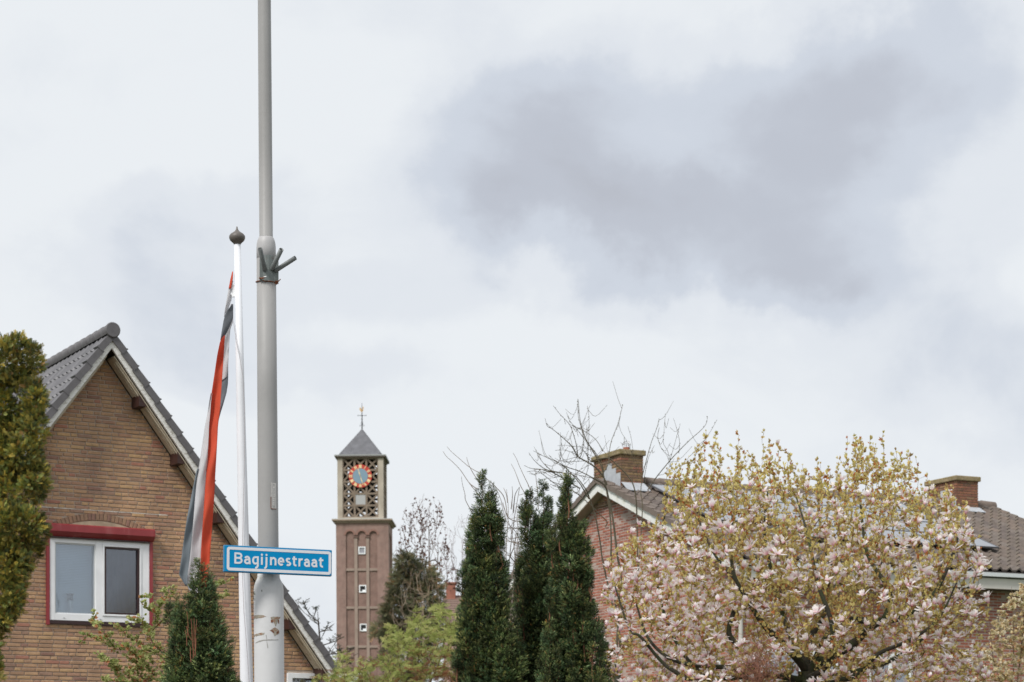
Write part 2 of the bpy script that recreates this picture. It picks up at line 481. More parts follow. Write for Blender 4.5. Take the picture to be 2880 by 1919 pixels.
# lime streak along one course
mb = MB(); r_ = random.Random(5)
p0 = LW(116, 1424); p1 = LW(448, 1443)
zz = (p0[1] + p1[1]) / 2; zz = .03 + (round((zz - .03) / COURSE - .5) + .5) * COURSE
s = p0[0]
while s < p1[0]:
    L = r_.uniform(.05, .22); h = r_.uniform(.004, .009)
    mb.prism([(s, -.016, zz - h), (s + L, -.016, zz - h * r_.uniform(.6, 1.1)), (s + L, -.016, zz + h * r_.uniform(.5, 1)), (s, -.016, zz + h)], (0, .006, 0)); s += L + r_.choice([.001, .001, .03])
obj('lime_streak', mb, mat('lime', (.62, .58, .52), .9, var=.2, vscale=20), HL)

# window
wf_y = -.045
win = obj('window', MB().box(w_s0, w_s1, .155, .165, w_z0, w_z1), M_dark, HL)
def framebox(s0, s1, z0, z1, t, y0, y1, tb=None):
    tb = tb or t
    return MB().box(s0, s0 + t, y0, y1, z0, z1).box(s1 - t, s1, y0, y1, z0, z1).box(s0 + t, s1 - t, y0, y1, z0, z0 + tb).box(s0 + t, s1 - t, y0, y1, z1 - t, z1)
W_ = w_s1 - w_s0
sl0 = LW(155, 1620, wf_y)[0]; sl1 = LW(269, 1620, wf_y)[0]; sr0 = LW(288, 1620, wf_y)[0]; sr1 = LW(398, 1620, wf_y)[0]
mb = MB().box(w_s0, sl0, wf_y, .06, w_z0, w_z1).box(sl1, sr0, wf_y, .06, w_z0, w_z1).box(sr1, w_s1, wf_y, .06, w_z0, w_z1)
mb.box(sl0, sl1, wf_y + .001, .06, w_z0, w_z0 + .105).box(sl0, sl1, wf_y + .001, .06, w_z1 - .10, w_z1)
mb.box(sr0, sr1, wf_y + .001, .06, w_z0, w_z0 + .09).box(sr0, sr1, wf_y + .001, .06, w_z1 - .09, w_z1)
bevel(obj('frame', mb, M_white, win), .005)
mb = framebox(sl0, sl1, w_z0 + .105, w_z1 - .10, .018, wf_y + .02, .05)
obj('glazing_bead', mb, mat('white_bead', (.62, .64, .65), .5), win)
bevel(obj('sash', framebox(sr0 + .002, sr1 - .002, w_z0 + .092, w_z1 - .092, .03, wf_y - .012, .05), M_white, win), .004)
obj('screen_frame', framebox(sr0 + .034, sr1 - .034, w_z0 + .124, w_z1 - .124, .026, wf_y - .004, .045), M_brownf, win)
def glass_mat(name, tint, refl, rough=.02):
    m = bpy.data.materials.new(name); m.use_nodes = True; t = m.node_tree; t.nodes.clear()
    out = N(t, 'ShaderNodeOutputMaterial'); gl = N(t, 'ShaderNodeBsdfGlossy'); gl.inputs['Roughness'].default_value = rough
    gl.inputs['Color'].default_value = (.92, .95, 1, 1)
    tr = N(t, 'ShaderNodeBsdfTransparent'); tr.inputs[0].default_value = tuple(tint) + (1,)
    fr = N(t, 'ShaderNodeFresnel'); fr.inputs[0].default_value = 1.5
    f = math_node(t, 'ADD', fr.outputs[0], refl, True)
    mx = N(t, 'ShaderNodeMixShader'); t.links.new(f, mx.inputs[0]); t.links.new(tr.outputs[0], mx.inputs[1]); t.links.new(gl.outputs[0], mx.inputs[2])
    t.links.new(mx.outputs[0], out.inputs[0]); return m
M_glass = glass_mat('window_glass', (.88, .93, .96), .12)
obj('pane', MB().box(sl0 + .019, sl1 - .019, .0, .006, w_z0 + .124, w_z1 - .119), M_glass, win)
M_net = glass_mat('screened_glass', (.62, .65, .70), .09, .10)
obj('pane', MB().box(sr0 + .06, sr1 - .06, .0, .006, w_z0 + .15, w_z1 - .15), M_net, win, label='darker pane behind an insect screen')
# slatted blind behind both panes
M_blind = mat('blind_fabric', (.60, .68, .75), .8, var=.06, vscale=3)
M_curt = stain_layer(mat('net_curtain', (.17, .18, .20), .9, var=.2, vscale=5), (.36, .37, .39), 5, .52, .7, (1, 1, .4), .6)
mbb = MB(); zc = w_z0 + .11
while zc < w_z1 - .1:
    mbb.add([(sl0, .136, zc), (sl1, .136, zc), (sl1, .146, zc + .024), (sl0, .146, zc + .024)], [(0, 1, 2, 3)]); zc += .025
obj('blind', mbb, M_blind, win)
mbb = MB(); n_ = 36
for q in range(n_):
    a = sr0 + (sr1 - sr0) * q / n_; b = sr0 + (sr1 - sr0) * (q + 1) / n_
    ya = .066 + .008 * math.sin(q * 1.1); yb = .066 + .008 * math.sin((q + 1) * 1.1)
    mbb.add([(a, ya, w_z0 + .09), (b, yb, w_z0 + .09), (b, yb, w_z1 - .09), (a, ya, w_z1 - .09)], [(0, 1, 2, 3)])
obj('curtain', mbb, M_curt, win)
obj('sill', MB().box(w_s0 - .01, w_s1 + .01, -.05, .02, w_z0 - .055, w_z0 - .004), M_brownf, win)
mb = MB()
for sx in (.13, .49, .86):
    mb.box(w_s0 + W_ * sx, w_s0 + W_ * sx + .03, wf_y - .006, wf_y - .001, w_z0 + .035, w_z0 + .043)
obj('drain_cap', mb, mat('grey_plastic', (.45, .46, .47), .6), win)
# roller shutter box and guides
sh = obj('roller_shutter', MB().prism([(w_s0 - .03, -.15, box_top - .02), (w_s0 - .03, -.12, box_top), (w_s0 - .03, -.02, box_top), (w_s0 - .03, -.02, w_z1 - .010), (w_s0 - .03, -.07, w_z1 - .010), (w_s0 - .03, -.15, w_z1 + .065)][::-1], (W_ + .09, 0, 0)), M_redf, HL)
bevel(obj('guide_rail', MB().box(w_s0 - .055, w_s0 - .003, -.06, -.018, w_z0 - .075, w_z1 - .018), M_redf, sh), .004)
bevel(obj('guide_rail', MB().box(w_s1 + .003, w_s1 + .055, -.06, -.018, w_z0 - .075, w_z1 - .018), M_redf, sh), .004)
obj('bottom_slat', MB().box(w_s0 + .002, w_s1 - .002, -.085, -.05, w_z1 - .035, w_z1 - .017), M_brownf, sh)
# solid stand-in, added for the chimney reflected in the left pane
o_s, o_z = LW(200, 1722, .03)
chim_refl = thing('chimney_reflection', 'made-up white and black shape standing in for a chimney reflected in the left window pane', 'reflection', ML @ Vector((o_s, .075, w_z0 + .105)))
obj('tower', MB().lathe([(.045, 0), (.044, .01), (.026, .21), (.026, .22)], 16).mesh('tower', True), mat('reflection_white', (.75, .76, .78), .5), chim_refl)  # white flue of the reflected chimney, given a body
obj('lantern', MB().lathe([(.052, .22), (.052, .235), (.044, .237), (.044, .30), (.055, .302), (.056, .315), (.03, .325)], 16), M_dark, chim_refl)  # black cap of the same reflection

# roof slabs, verge boards, soffit, purlins
M_under = mat('roof_underlay', (.05, .045, .045), .9)
def slope_pts(side, s0, s1, off0, off1):
    """cross-section of a sloped board between distances s0..s1 from the ridge, vertical offsets off0..off1"""
    return [(sa + side * s0, zroof(sa + s0, off0)), (sa + side * s1, zroof(sa + s1, off0)), (sa + side * s1, zroof(sa + s1, off1)), (sa + side * s0, zroof(sa + s0, off1))]
roof = obj('roof', MB().prism([(x, -OV + .05, z) for x, z in slope_pts(1, 0.0, S_END - .02, .0, -.10)], (0, DEPTH + OV - .05, 0))
           .prism([(x, -OV + .05, z) for x, z in slope_pts(-1, 0.0, S_END - .02, .0, -.10)], (0, DEPTH + OV - .05, 0)), M_under, HL)
for side in (1, -1):
    obj('bargeboard', MB().prism([(x, -OV, z) for x, z in slope_pts(side, 0.0, S_END, .0, -.17)], (0, .045, 0)), M_wood_w, roof)
    obj('soffit_board', MB().prism([(x, -OV + .06, z) for x, z in slope_pts(side, 0.06, S_END - .05, -.19, -.215)], (0, OV - .10, 0)), M_soffit, roof)
    mb = MB().prism([(x, -OV + .1, z) for x, z in slope_pts(side, 0.1, S_END - .05, -.217, -.245)], (0, .015, 0)).prism([(x, -OV + .2, z) for x, z in slope_pts(side, 0.1, S_END - .05, -.217, -.235)], (0, .015, 0))
    obj('soffit_batten', mb, M_soffit, roof)
# purlin ends poking out under the right-hand verge
for (px_, py_) in ((398, 1113), (506, 1268), (617, 1437), (818, 1757 - 22), (912, 1885)):
    ps, pz = LW(px_, py_, -OV + .1)
    ds = ps - sa
    obj('purlin', MB().prism([(sa + ds - .05, -OV + .07, zroof(sa + ds - .05, -.21)), (sa + ds + .07, -OV + .07, zroof(sa + ds + .07, -.21)), (sa + ds + .07, -OV + .07, zroof(sa + ds + .07, -.21) - .02), (sa + ds - .05, -OV + .07, zroof(sa + ds + .07, -.21) - .02)][::-1], (0, OV - .07, 0)), M_purlin, roof)

# tiles: pantile template; x across, y down the slope, z normal
def pantile(w, Lt, h, colour, n=7, seed=0):
    r = random.Random(seed)
    xs = np.linspace(0, w, n + 1)
    prof = h * (0.5 - 0.5 * np.cos(2 * math.pi * np.clip((xs / w - .12) / .62, 0, 1)))
    V = []
    for (yy, zz_) in ((0., -.012), (Lt, .022), (Lt, -.022)):
        for x_, p_ in zip(xs, prof): V.append((x_, yy, p_ + zz_))
    Fq = []
    for a in range(2):
        for i in range(n):
            Fq.append((a * (n + 1) + i, a * (n + 1) + i + 1, (a + 1) * (n + 1) + i + 1, (a + 1) * (n + 1) + i))
    return np.array(V), np.array(Fq), np.tile(np.array(colour), (len(V), 1))
tcol = [(.10, .098, .108), (.115, .112, .122), (.09, .088, .098), (.125, .122, .132)]
tv = [pantile(.215, .32, .052, c, seed=i) for i, c in enumerate(tcol)]
items = []; itemsR = []
ROWL = .30; nrow = int(S_END / CB / ROWL); ncol = int((DEPTH + OV - .25) / .21)
for side in (-1, 1):
    for rI in range(nrow + 1):
        for c_ in range(ncol):
            d = rI * ROWL + .03
            yy = -OV + .17 + c_ * .21
            # frame: x across = +y house, y down slope, z normal
            dn = Vector((side * CB, 0, -SB)); nn = Vector((side * SB, 0, CB)); ax = Vector((0, 1, 0))
            org = Vector((sa, yy, za + .055)) + dn * d
            if ax.cross(dn).dot(nn) < 0: ax = -ax; org.y += .21
            M4 = Matrix(((ax.x, dn.x, nn.x, org.x), (ax.y, dn.y, nn.y, org.y), (ax.z, dn.z, nn.z, org.z), (0, 0, 0, 1))) @ Matrix.Rotation(R(-1.2), 4, 'X')
            key = seen_key(HL, M4) + (5000 if side == 1 else 0)
            items.append((random.randrange(4), M4, key))
pieces(roof, 'tile', tv, items, M_tileL, 300)
# verge tiles: angled pieces covering the edge (top leaf and front leaf)
def verge(side):
    V = MB()
    # local: x along house y from 0 to .17, y down slope .32, z normal; front leaf hangs by .13
    V.box(0, .17, 0, .318, .0, .026).box(-.022, 0, 0, .318, -.078, .026).box(-.030, .17, .296, .320, -.082, .036)
    return V
vm = bevel
mv = verge(1).mesh('verge_tile'); mv.materials.append(mat('verge_tile', (.118, .112, .118), .55, var=.12, vscale=12, bump=.15, bscale=80))
for side in (-1, 1):
    for rI in range(nrow + 1):
        dn = Vector((side * CB, 0, -SB)); nn = Vector((side * SB, 0, CB)); ax = Vector((0, 1, 0))
        org = Vector((sa, -OV - .012, za + .062)) + dn * (rI * ROWL + .02)
        M4 = Matrix(((ax.x, dn.x, nn.x, org.x), (ax.y, dn.y, nn.y, org.y), (ax.z, dn.z, nn.z, org.z), (0, 0, 0, 1))) @ Matrix.Rotation(R(4.2), 4, 'X')
        M4 = M4 @ Matrix.Translation((0, 0, random.uniform(-.003, .003)))
        o = obj('verge_tile', mv, None, roof); o.matrix_local = M4; 
# ridge tiles: half-round caps, each tapering, with a round end disc at the verge
def ridge_tile(Lr, r0, r1):
    mb = MB(); n = 12; vs = []; fs = []
    for (yy, r) in ((0, r0), (Lr, r1)):
        for q in range(n + 1):
            a = R(-35) + R(250) * q / n; vs.append((r * math.cos(a), yy, r * math.sin(a)))
    for q in range(n): fs.append((q, n + 1 + q, n + 2 + q, q + 1))
    c = len(vs); vs.append((0, 0, 0)); 
    for q in range(n): fs.append((c, q, q + 1))
    mb.add(vs, fs); return mb.mesh('ridge_tile', True)
mr_ = ridge_tile(.34, .118, .100); mr_.materials.append(mv.materials[0])
yy = -OV - .03; q = 0
while yy < DEPTH:
    o = obj('ridge_tile', mr_, None, roof); o.location = (sa, yy, za + .095); yy += .31
dsc = MB().tube([(0, -.02, 0), (0, .012, 0)], [.112, .122], 28)
o = bevel(obj('ridge_end_cap', dsc, mv.materials[0], roof, (sa, -OV - .045, za + .10)), .006)
# gutter on the right-hand eaves and lower side window with white surround
gz = zroof(sa + S_END, -.02)
mb = MB(); 
for q in range(9):
    pass
gs = sa + S_END + .05
gp = [(gs + .07 * math.cos(a), gz + .0 + .07 * math.sin(a)) for a in np.linspace(math.pi, 2 * math.pi, 9)]
gp2 = [(gs + .062 * math.cos(a), gz + .0 + .062 * math.sin(a)) for a in np.linspace(2 * math.pi, math.pi, 9)]
obj('gutter', MB().prism([(x, -OV + .12, z) for x, z in gp + gp2][::-1], (0, DEPTH - .2, 0)), M_white, roof)
obj('fascia', MB().box(sa + S_END - .06, sa + S_END - .02, -OV + .06, DEPTH, gz - .2, gz - .02), M_white, roof)
w2 = obj('window', MB().box(e_s0, e_s0 + 1.15, .155, .165, 1.3, dw_z), M_dark, HL)
bevel(obj('frame', framebox(e_s0, e_s0 + 1.15, 1.3, dw_z, .085, -.05, .06), M_white, w2), .005)
bevel(obj('pane', MB().box(e_s0 + .09, e_s0 + 1.06, .0, .006, 1.38, dw_z - .09), M_glass, w2), .0)
# white angled brace beside that window, under the eaves
p = [LW(905, 1907, -.1), LW(870, 1940, -.1)]
obj('brace', MB().prism([(e_s0 + .70, -.10, dw_z - .55), (e_s0 + .80, -.10, dw_z - .55), (e_s0 + 1.30, -.10, dw_z - .0), (e_s0 + 1.30, -.10, dw_z + .02), (e_s0 + 1.12, -.10, dw_z + .02)], (0, .05, 0)), M_white, HL)

# ================================================================== RIGHT HOUSE
AR = R(25)
HR = thing('brick_house', 'red brick house with low tiled roof and solar panels behind the magnolia', 'house', (2.20, 45, 0), AR)
MR = Matrix.Translation(HR.location) @ Matrix.Rotation(AR, 4, 'Z')
RT = .39; RC = 1 / math.hypot(1, RT); RS = RT * RC
RZ = CAMZ + 6.36      # ridge height
HW = 5.4              # half width
XE = 10.45             # length
M_mortR = mat('pale_mortar', (.42, .33, .29), .95, var=.1, vscale=6)
colR = [((.38, .13, .08), 5), ((.35, .115, .072), 5), ((.41, .15, .095), 3), ((.29, .115, .085), 3), ((.37, .18, .13), 2), ((.25, .11, .085), 1)]
EZ = RZ - HW * RT - .22
gw = obj('gable_wall', MB().prism([(0, -HW, 0), (0, -HW, EZ), (0, 0, RZ - .22), (0, HW, EZ), (0, HW, 0)], (.25, 0, 0)), M_mortR, HR)
rows = []
z = .05
while z < RZ - .3:
    hw = min(HW, (RZ - .24 - z) / RT)
    if z > .9: rows.append((z, [(-HW, min(hw, 4.0))] if z < EZ else [(-hw, hw)]))
    z += .0645
def orG(s, z, sc, dy): return Matrix.Translation((dy, s, z)) @ Matrix.Rotation(R(-90), 4, 'Z') @ Matrix.Diagonal((sc, 1, 1, 1))
vG, iG = lay_bricks(rows, .0645, .049, (.205,), colR, 'half', 8, orG, HR, .015, .003)
def gk(i):
    w = MR @ i[1].translation; x, y = px_of(w)
    return i[2] + (0 if (1620 < x < 1800 and y < 1640) else 500)
pieces(gw, 'brick', vG, [(a, b, gk((a, b, c))) for a, b, c in iG], M_brick)
fw = obj('front_wall', MB().box(.25, XE + .0, -HW, -HW + .25, 0, EZ - .02), M_mortR, HR)
obj('rear_wall', MB().box(.25, XE, HW - .25, HW, 0, EZ - .02), M_mortR, HR)
obj('end_wall', MB().prism([(XE, -HW + .25, 0), (XE, -HW + .25, EZ), (XE, 0, RZ - .22), (XE, HW - .25, EZ), (XE, HW - .25, 0)], (.25, 0, 0)), M_mortR, HR)
MRi = MR.inverted()
def RW(px, py, y=-HW):
    o = MRi @ Vector((0, 0, CAMZ)); d = (MRi.to_3x3() @ Vector(((px - 1440) / F, 1, (HZ - py) / F)))
    t = (y - o.y) / d.y; p = o + d * t; return p.x, p.z
wins = [(RW(2140, 1680)[0], RW(2350, 1680)[0], 2.55, 3.9), (RW(2440, 1680)[0], RW(2560, 1680)[0], 2.55, 3.9)]
rows = []
z = .05
while z < EZ - .04:
    if z > .9:
        spans = [(0.0, XE)]
        for a, b, z0, z1 in wins:
            if z0 - .03 < z < z1 + .03:
                ns = []
                for p, q in spans:
                    if b <= p or a >= q: ns.append((p, q)); continue
                    if a > p: ns.append((p, a))
                    if b < q: ns.append((b, q))
                spans = ns
        rows.append((z, spans))
    z += .0645
def orF(s, z, sc, dy): return Matrix.Translation((s, -HW + dy, z)) @ Matrix.Diagonal((sc, 1, 1, 1))
vF, iF = lay_bricks(rows, .0645, .049, (.205,), colR, 'half', 9, orF, HR, .015, .003)
def fk(i):
    w = MR @ i[1].translation; x, y = px_of(w)
    return i[2] + (0 if (2700 < x < 2885 and 1670 < y < 1925) else 500)
pieces(fw, 'brick', vF, [(a, b, fk((a, b, c))) for a, b, c in iF], M_brick)
M_gpane = glass_mat('house_glass', (.4, .43, .46), .25, .03)
for a, b, z0, z1 in wins:
    wn = obj('window', MB().box(a, b, -HW - .006, -HW + .0, z0, z1), M_dark, HR)
    bevel(obj('frame', framebox(a - .02, b + .02, z0 - .02, z1 + .02, .08, -HW - .06, -HW - .007).box((a + b) / 2 - .04, (a + b) / 2 + .04, -HW - .058, -HW - .008, z0 + .06, z1 - .06), M_white, wn), .005)
    obj('pane', MB().box(a + .06, (a + b) / 2 - .04, -HW - .03, -HW - .024, z0 + .06, z1 - .06), M_gpane, wn)
    obj('pane', MB().box((a + b) / 2 + .04, b - .06, -HW - .03, -HW - .024, z0 + .06, z1 - .06), M_gpane, wn)
# roof
OVR = .30; EOV = .55
M_roofR = mat('roof_underlay', (.06, .05, .045), .9)
sl = (HW + EOV)
rf = MB()
for side in (-1, 1):
    rf.prism([(-OVR + .03, 0, RZ - .0), (-OVR + .03, side * sl, RZ - sl * RT), (-OVR + .03, side * sl, RZ - sl * RT - .10), (-OVR + .03, 0, RZ - .10)], (XE + OVR * 2 + .1, 0, 0))
roofR = obj('roof', rf, M_roofR, HR)
M_bw = stain_layer(mat('barge_paint', (.76, .76, .74), .6, var=.05, vscale=6), (.50, .48, .33), 3, .5, .68, (1, 1, 1), .6)
for xx in (-OVR, XE + OVR + .13):
    for side in (-1, 1):
        obj('bargeboard', MB().prism([(xx, side * .0, RZ + .01), (xx, side * sl, RZ + .01 - sl * RT), (xx, side * sl, RZ - .21 - sl * RT), (xx, 0, RZ - .21)], (.03, 0, 0)), M_bw, roofR)
for side in (-1, 1):
    obj('soffit_board', MB().prism([(-OVR + .031, side * .02, RZ - .2), (-OVR + .031, side * sl, RZ - .2 - sl * RT), (-OVR + .031, side * sl, RZ - .22 - sl * RT), (-OVR + .031, side * .02, RZ - .22)], (OVR - .04, 0, 0)), mat('soffit_grey', (.30, .27, .23), .8), roofR)
tcolR = [(.135, .105, .088), (.12, .095, .08), (.15, .115, .095), (.11, .088, .078), (.14, .115, .10)]
M_tileR = stain_layer(mat('concrete_tile', None, .8, attr=True, var=.2, vscale=10, bump=.3, bscale=50), (.22, .20, .12), 3.0, .58, .75, (1, 1, 1), .5)
tvR = [pantile(.262, .37, .062, c, seed=i) for i, c in enumerate(tcolR)]
items = []
nr = int(sl / RC / .34); nc = int((XE + OVR * 2) / .255)
for side in (-1, 1):
    for rI in range(nr):
        for c_ in range(nc):
            d = rI * .34 + .1
            dn = Vector((0, side * RC, -RS)); nn = Vector((0, side * RS, RC)); ax = Vector((1, 0, 0))
            x0 = -OVR + .10 + c_ * .255
            org = Vector((x0, 0, RZ + .05)) + dn * d
            if ax.cross(dn).dot(nn) < 0: ax = -ax; org.x += .255
            M4 = Matrix(((ax.x, dn.x, nn.x, org.x), (ax.y, dn.y, nn.y, org.y), (ax.z, dn.z, nn.z, org.z), (0, 0, 0, 1))) @ Matrix.Rotation(R(-1.4), 4, 'X')
            w = MR @ org; x, y = px_of(w)
            key = w.length + (0 if (side == -1 and x > 2600 and x < 2890) else 500) + (5000 if side == 1 else 0)
            items.append((random.randrange(len(tcolR)), M4, key))
pieces(roofR, 'tile', tvR, items, M_tileR, 300)
mv2 = MB().box(0, .12, 0, .36, .0, .03).box(-.02, 0, 0, .36, -.085, .03).mesh('verge_tile'); mv2.materials.append(mat('brown_verge', (.16, .125, .105), .75, var=.15, vscale=8, bump=.2, bscale=60))
for side in (-1, 1):
    for rI in range(nr + 1):
        dn = Vector((0, side * RC, -RS)); nn = Vector((0, side * RS, RC)); ax = Vector((1, 0, 0))
        org = Vector((-OVR - .03, 0, RZ + .065)) + dn * (rI * .34 + .02)
        M4 = Matrix(((ax.x, dn.x, nn.x, org.x), (ax.y, dn.y, nn.y, org.y), (ax.z, dn.z, nn.z, org.z), (0, 0, 0, 1))) @ Matrix.Rotation(R(3.0), 4, 'X')
        o = obj('verge_tile', mv2, None, roofR); o.matrix_local = M4
mr2 = ridge_tile(.42, .13, .11); mr2.materials.append(mv2.materials[0])
xx = .9
while xx < XE + OVR:
    o = obj('ridge_tile', mr2, None, roofR); o.location = (xx, 0, RZ + .06); o.rotation_euler = (0, 0, R(-90)); xx += .38
# gutter + fascia front
gx0, gy, gz2 = -OVR + .1, -sl - .05, RZ - sl * RT - .02
obj('gutter', MB().prism([(gx0, gy - .06, gz2 + .03), (gx0, gy + .05, gz2 + .03), (gx0, gy + .05, gz2 - .05), (gx0, gy - .05, gz2 - .05)][::-1], (XE + .9, 0, 0)), mat('zinc', (.74, .76, .79), .35, metal=.0), roofR)
obj('fascia', MB().box(-OVR + .05, XE + OVR, -sl + .0, -sl + .03, gz2 - .30, gz2 - .02), mat('fascia_grey', (.60, .57, .53), .7, var=.05, vscale=3), roofR)
obj('eaves_soffit', MB().box(-OVR + .06, XE + OVR, -sl + .03, -HW - .01, gz2 - .29, gz2 - .27), mat('soffit_dark', (.10, .08, .07), .9), roofR)
# solar panels on rails
M_pv = mat('solar_glass', (.015, .02, .045), .06, spec=1.0, coat=1.0)
M_al = mat('aluminium', (.55, .56, .58), .35, metal=.8)
pw, ph = 1.66, 1.0
sr = obj('solar_array', MB().box(.6, .64, 0, 1, 0, .01), M_al, roofR)
sr_mb = MB()
dn = Vector((0, -RC, -RS)); nn = Vector((0, -RS, RC)); ax = Vector((1, 0, 0))
def PVM(x, d, h): 
    o_ = Vector((x, 0, RZ + .06)) + dn * d + nn * h
    return Matrix(((ax.x, dn.x, nn.x, o_.x), (ax.y, dn.y, nn.y, o_.y), (ax.z, dn.z, nn.z, o_.z), (0, 0, 0, 1)))
bpy.data.objects.remove(sr)
rails = MB()
for d in (.75, 1.45, 2.35, 3.05, 3.9, 4.6): rails.box(.7, 7.3, d, d + .04, .06, .10, PVM(0, 0, 0))
arr = obj('solar_array', rails, M_al, HR)
pvm = MB().box(.03, pw - .03, .03, ph - .03, 0, .03).mesh('solar_panel'); pvm.materials.append(M_pv)
pvf = framebox(0, pw, 0, ph, .03, 0, .035)
pvfm = MB().box(0, .028, 0, ph, 0, .036).box(pw - .028, pw, 0, ph, 0, .036).box(.028, pw - .028, 0, .028, 0, .036).box(.028, pw - .028, ph - .028, ph, 0, .036).mesh('panel_frame'); pvfm.materials.append(mat('black_frame', (.10, .10, .11), .4))
PANELS = []
for d, n0, n1 in ((.75, 0, 4), (1.78, 0, 4), (2.81, 0, 4), (3.84, 1, 4)):
    for q in range(n0, n1):
        x = .62 + q * (pw + .02) + (.0 if d > 1 else 0)
        o = obj('solar_panel', pvm, None, arr); o.matrix_local = PVM(x, d, .11)
        o2 = obj('panel_frame', pvfm, None, arr); o2.matrix_local = PVM(x, d, .108)
# chimneys
def chimney(x0, x1, y0, y1, ztop, mossy, pots):
    zb = RZ - .5
    c = obj('chimney', MB().box(x0 + .012, x1 - .012, y0 + .012, y1 - .012, zb, ztop - .12), mat('chimney_mortar', (.23, .17, .13), .95, var=.3, vscale=5), HR)
    cols = mossy
    r = random.Random(int(x0 * 10) + 4)
    vs = [brick_template(.21, .052, cc_, 40 + i, .010) for i, (cc_, w_) in enumerate(cols)]
    its = []
    z = ztop - .15; kk = 0
    while z > zb:
        for (p0, p1, orient) in ((x0, x1, lambda s, z: Matrix.Translation((s, y0 + .012, z))), (y0, y1, lambda s, z: Matrix.Translation((x0 + .012, s, z)) @ Matrix.Rotation(R(-90), 4, 'Z')),
                                 (y0, y1, lambda s, z: Matrix.Translation((x1 - .012, s, z)) @ Matrix.Rotation(R(90), 4, 'Z'))):
            s = p0 - (0 if kk % 2 else .11)
            while s < p1:
                a, b = max(s, p0), min(s + .21, p1)
                if b - a > .03:
                    M4 = orient((a + b) / 2, z) @ Matrix.Diagonal(((b - a) / .21, 1, 1, 1))
                    its.append((r.choices(range(len(cols)), [w_ for _, w_ in cols])[0], M4, 0 if orient((a + b) / 2, z).translation.x < x1 - .1 else 1))
                s += .22
        z -= .0645; kk += 1
    pieces(c, 'brick', vs, its, M_brickC)
    bevel(obj('cap', MB().box(x0 - .05, x1 + .05, y0 - .05, y1 + .05, ztop - .12, ztop), M_cap, c), .02)
    return c
M_brickC = stain_layer(mat('chimney_brick', None, .9, attr=True, var=.25, vscale=12, bump=.5, bscale=90), (.20, .16, .05), 5, .50, .66, (1, 1, 1), .6)
M_cap = stain_layer(mat('chimney_cap', (.28, .22, .13), .95, var=.25, vscale=9, bump=.5, bscale=40), (.16, .13, .035), 9, .48, .62, (1, 1, 1), .7)
mossL = [((.24, .155, .08), 4), ((.20, .12, .07), 3), ((.26, .11, .07), 3), ((.15, .09, .06), 2)]
mossR = [((.26, .11, .065), 4), ((.21, .09, .06), 3), ((.17, .09, .06), 2), ((.24, .14, .08), 1)]
cz = CAMZ + (HZ - 1262) / F * 44.3
c1 = chimney(-.08, .50, -.68, .62, cz, mossL, 2)
zt = cz
obj('pot', MB().lathe([(.075, 0), (.075, .09), (.066, .09), (.066, .0)], 16, (.21, -.42, zt)), mat('terracotta', (.32, .11, .07), .85, var=.2, vscale=15), c1)
obj('pot', MB().lathe([(.085, 0), (.085, .05), (.07, .05)], 16, (.18, .28, zt)), mat('terracotta', (.32, .12, .08), .85), c1)
mb = MB()
for q in range(6):
    a = q * math.pi / 6
    mb.tube([(.21 + .085 * math.cos(a), -.42 + .085 * math.sin(a), zt + .09), (.21 + .10 * math.cos(a), -.42 + .10 * math.sin(a), zt + .16), (.21 + .06 * math.cos(a), -.42 + .06 * math.sin(a), zt + .215), (.21, -.42, zt + .235),
             (.21 - .06 * math.cos(a), -.42 - .06 * math.sin(a), zt + .215), (.21 - .10 * math.cos(a), -.42 - .10 * math.sin(a), zt + .16), (.21 - .085 * math.cos(a), -.42 - .085 * math.sin(a), zt + .09)], .004, 4)
mb.tube([(.21 + .1 * math.cos(a), -.42 + .1 * math.sin(a), zt + .16) for a in np.linspace(0, 2 * math.pi, 13)], .004, 4)
obj('wire_cowl', mb, M_al, c1)
cz2 = CAMZ + (HZ - 1347) / F * 48.9
c2 = chimney(9.18, 9.84, -.62, .55, cz2, mossR, 0)
obj('pot', MB().box(9.4, 9.6, -.3, .1, cz2, cz2 + .05), M_cap, c2)
# lead step flashing on the gable-facing side of both chimneys
M_lead = mat('lead', (.42, .44, .47), .55, var=.12, vscale=8)
def flashing(c, x, y0, ch_front, n=5):
    mb = MB()
    for q in range(n):
        a = y0 + .02 + q * .22
        # steps climb towards the ridge
        zt_ = RZ + .10 + (.30 - .085 * (n - 1 - q)) + (.0)
        mb.box(x - .012, x - .002, a, a + .22, RZ - abs(a) * RT - .05, RZ - max(abs(a), abs(a + .22)) * RT + .26 - .0)
    return obj('lead_flashing', mb, M_lead, c)
def zr_(y): return RZ + .10 - abs(y) * RT
fl = MB()
for q, (ya, yb, zt_) in enumerate(((-.68, -.47, .04), (-.47, -.27, .17), (-.27, -.05, .30), (-.05, .14, .18))):
    fl.box(-.08 - .006 - .002 * q, -.08 + .004, ya, yb, RZ - .28, RZ + .10 + zt_)
fl.prism([(-.06, -.69, zr_(.69) + .10), (.52, -.69, zr_(.69) + .10), (.52, -.69, zr_(.69) - .02), (.52, -1.05, zr_(1.05)), (-.06, -1.05, zr_(1.05)), (-.06, -.69, zr_(.69) - .02)][0:2] + [(.52, -1.0, zr_(1.0) + .01), (-.06, -1.0, zr_(1.0) + .01)], (0, 0, -.012))
obj('lead_flashing', fl, M_lead, c1)
fl = MB()
for q, (ya, yb, zt_) in enumerate(((-.62, -.42, .02), (-.42, -.22, .13), (-.22, -.02, .24))):
    fl.box(9.18 - .014 - .002 * q, 9.18 - .004, ya, yb, RZ - .28, RZ + .10 + zt_)
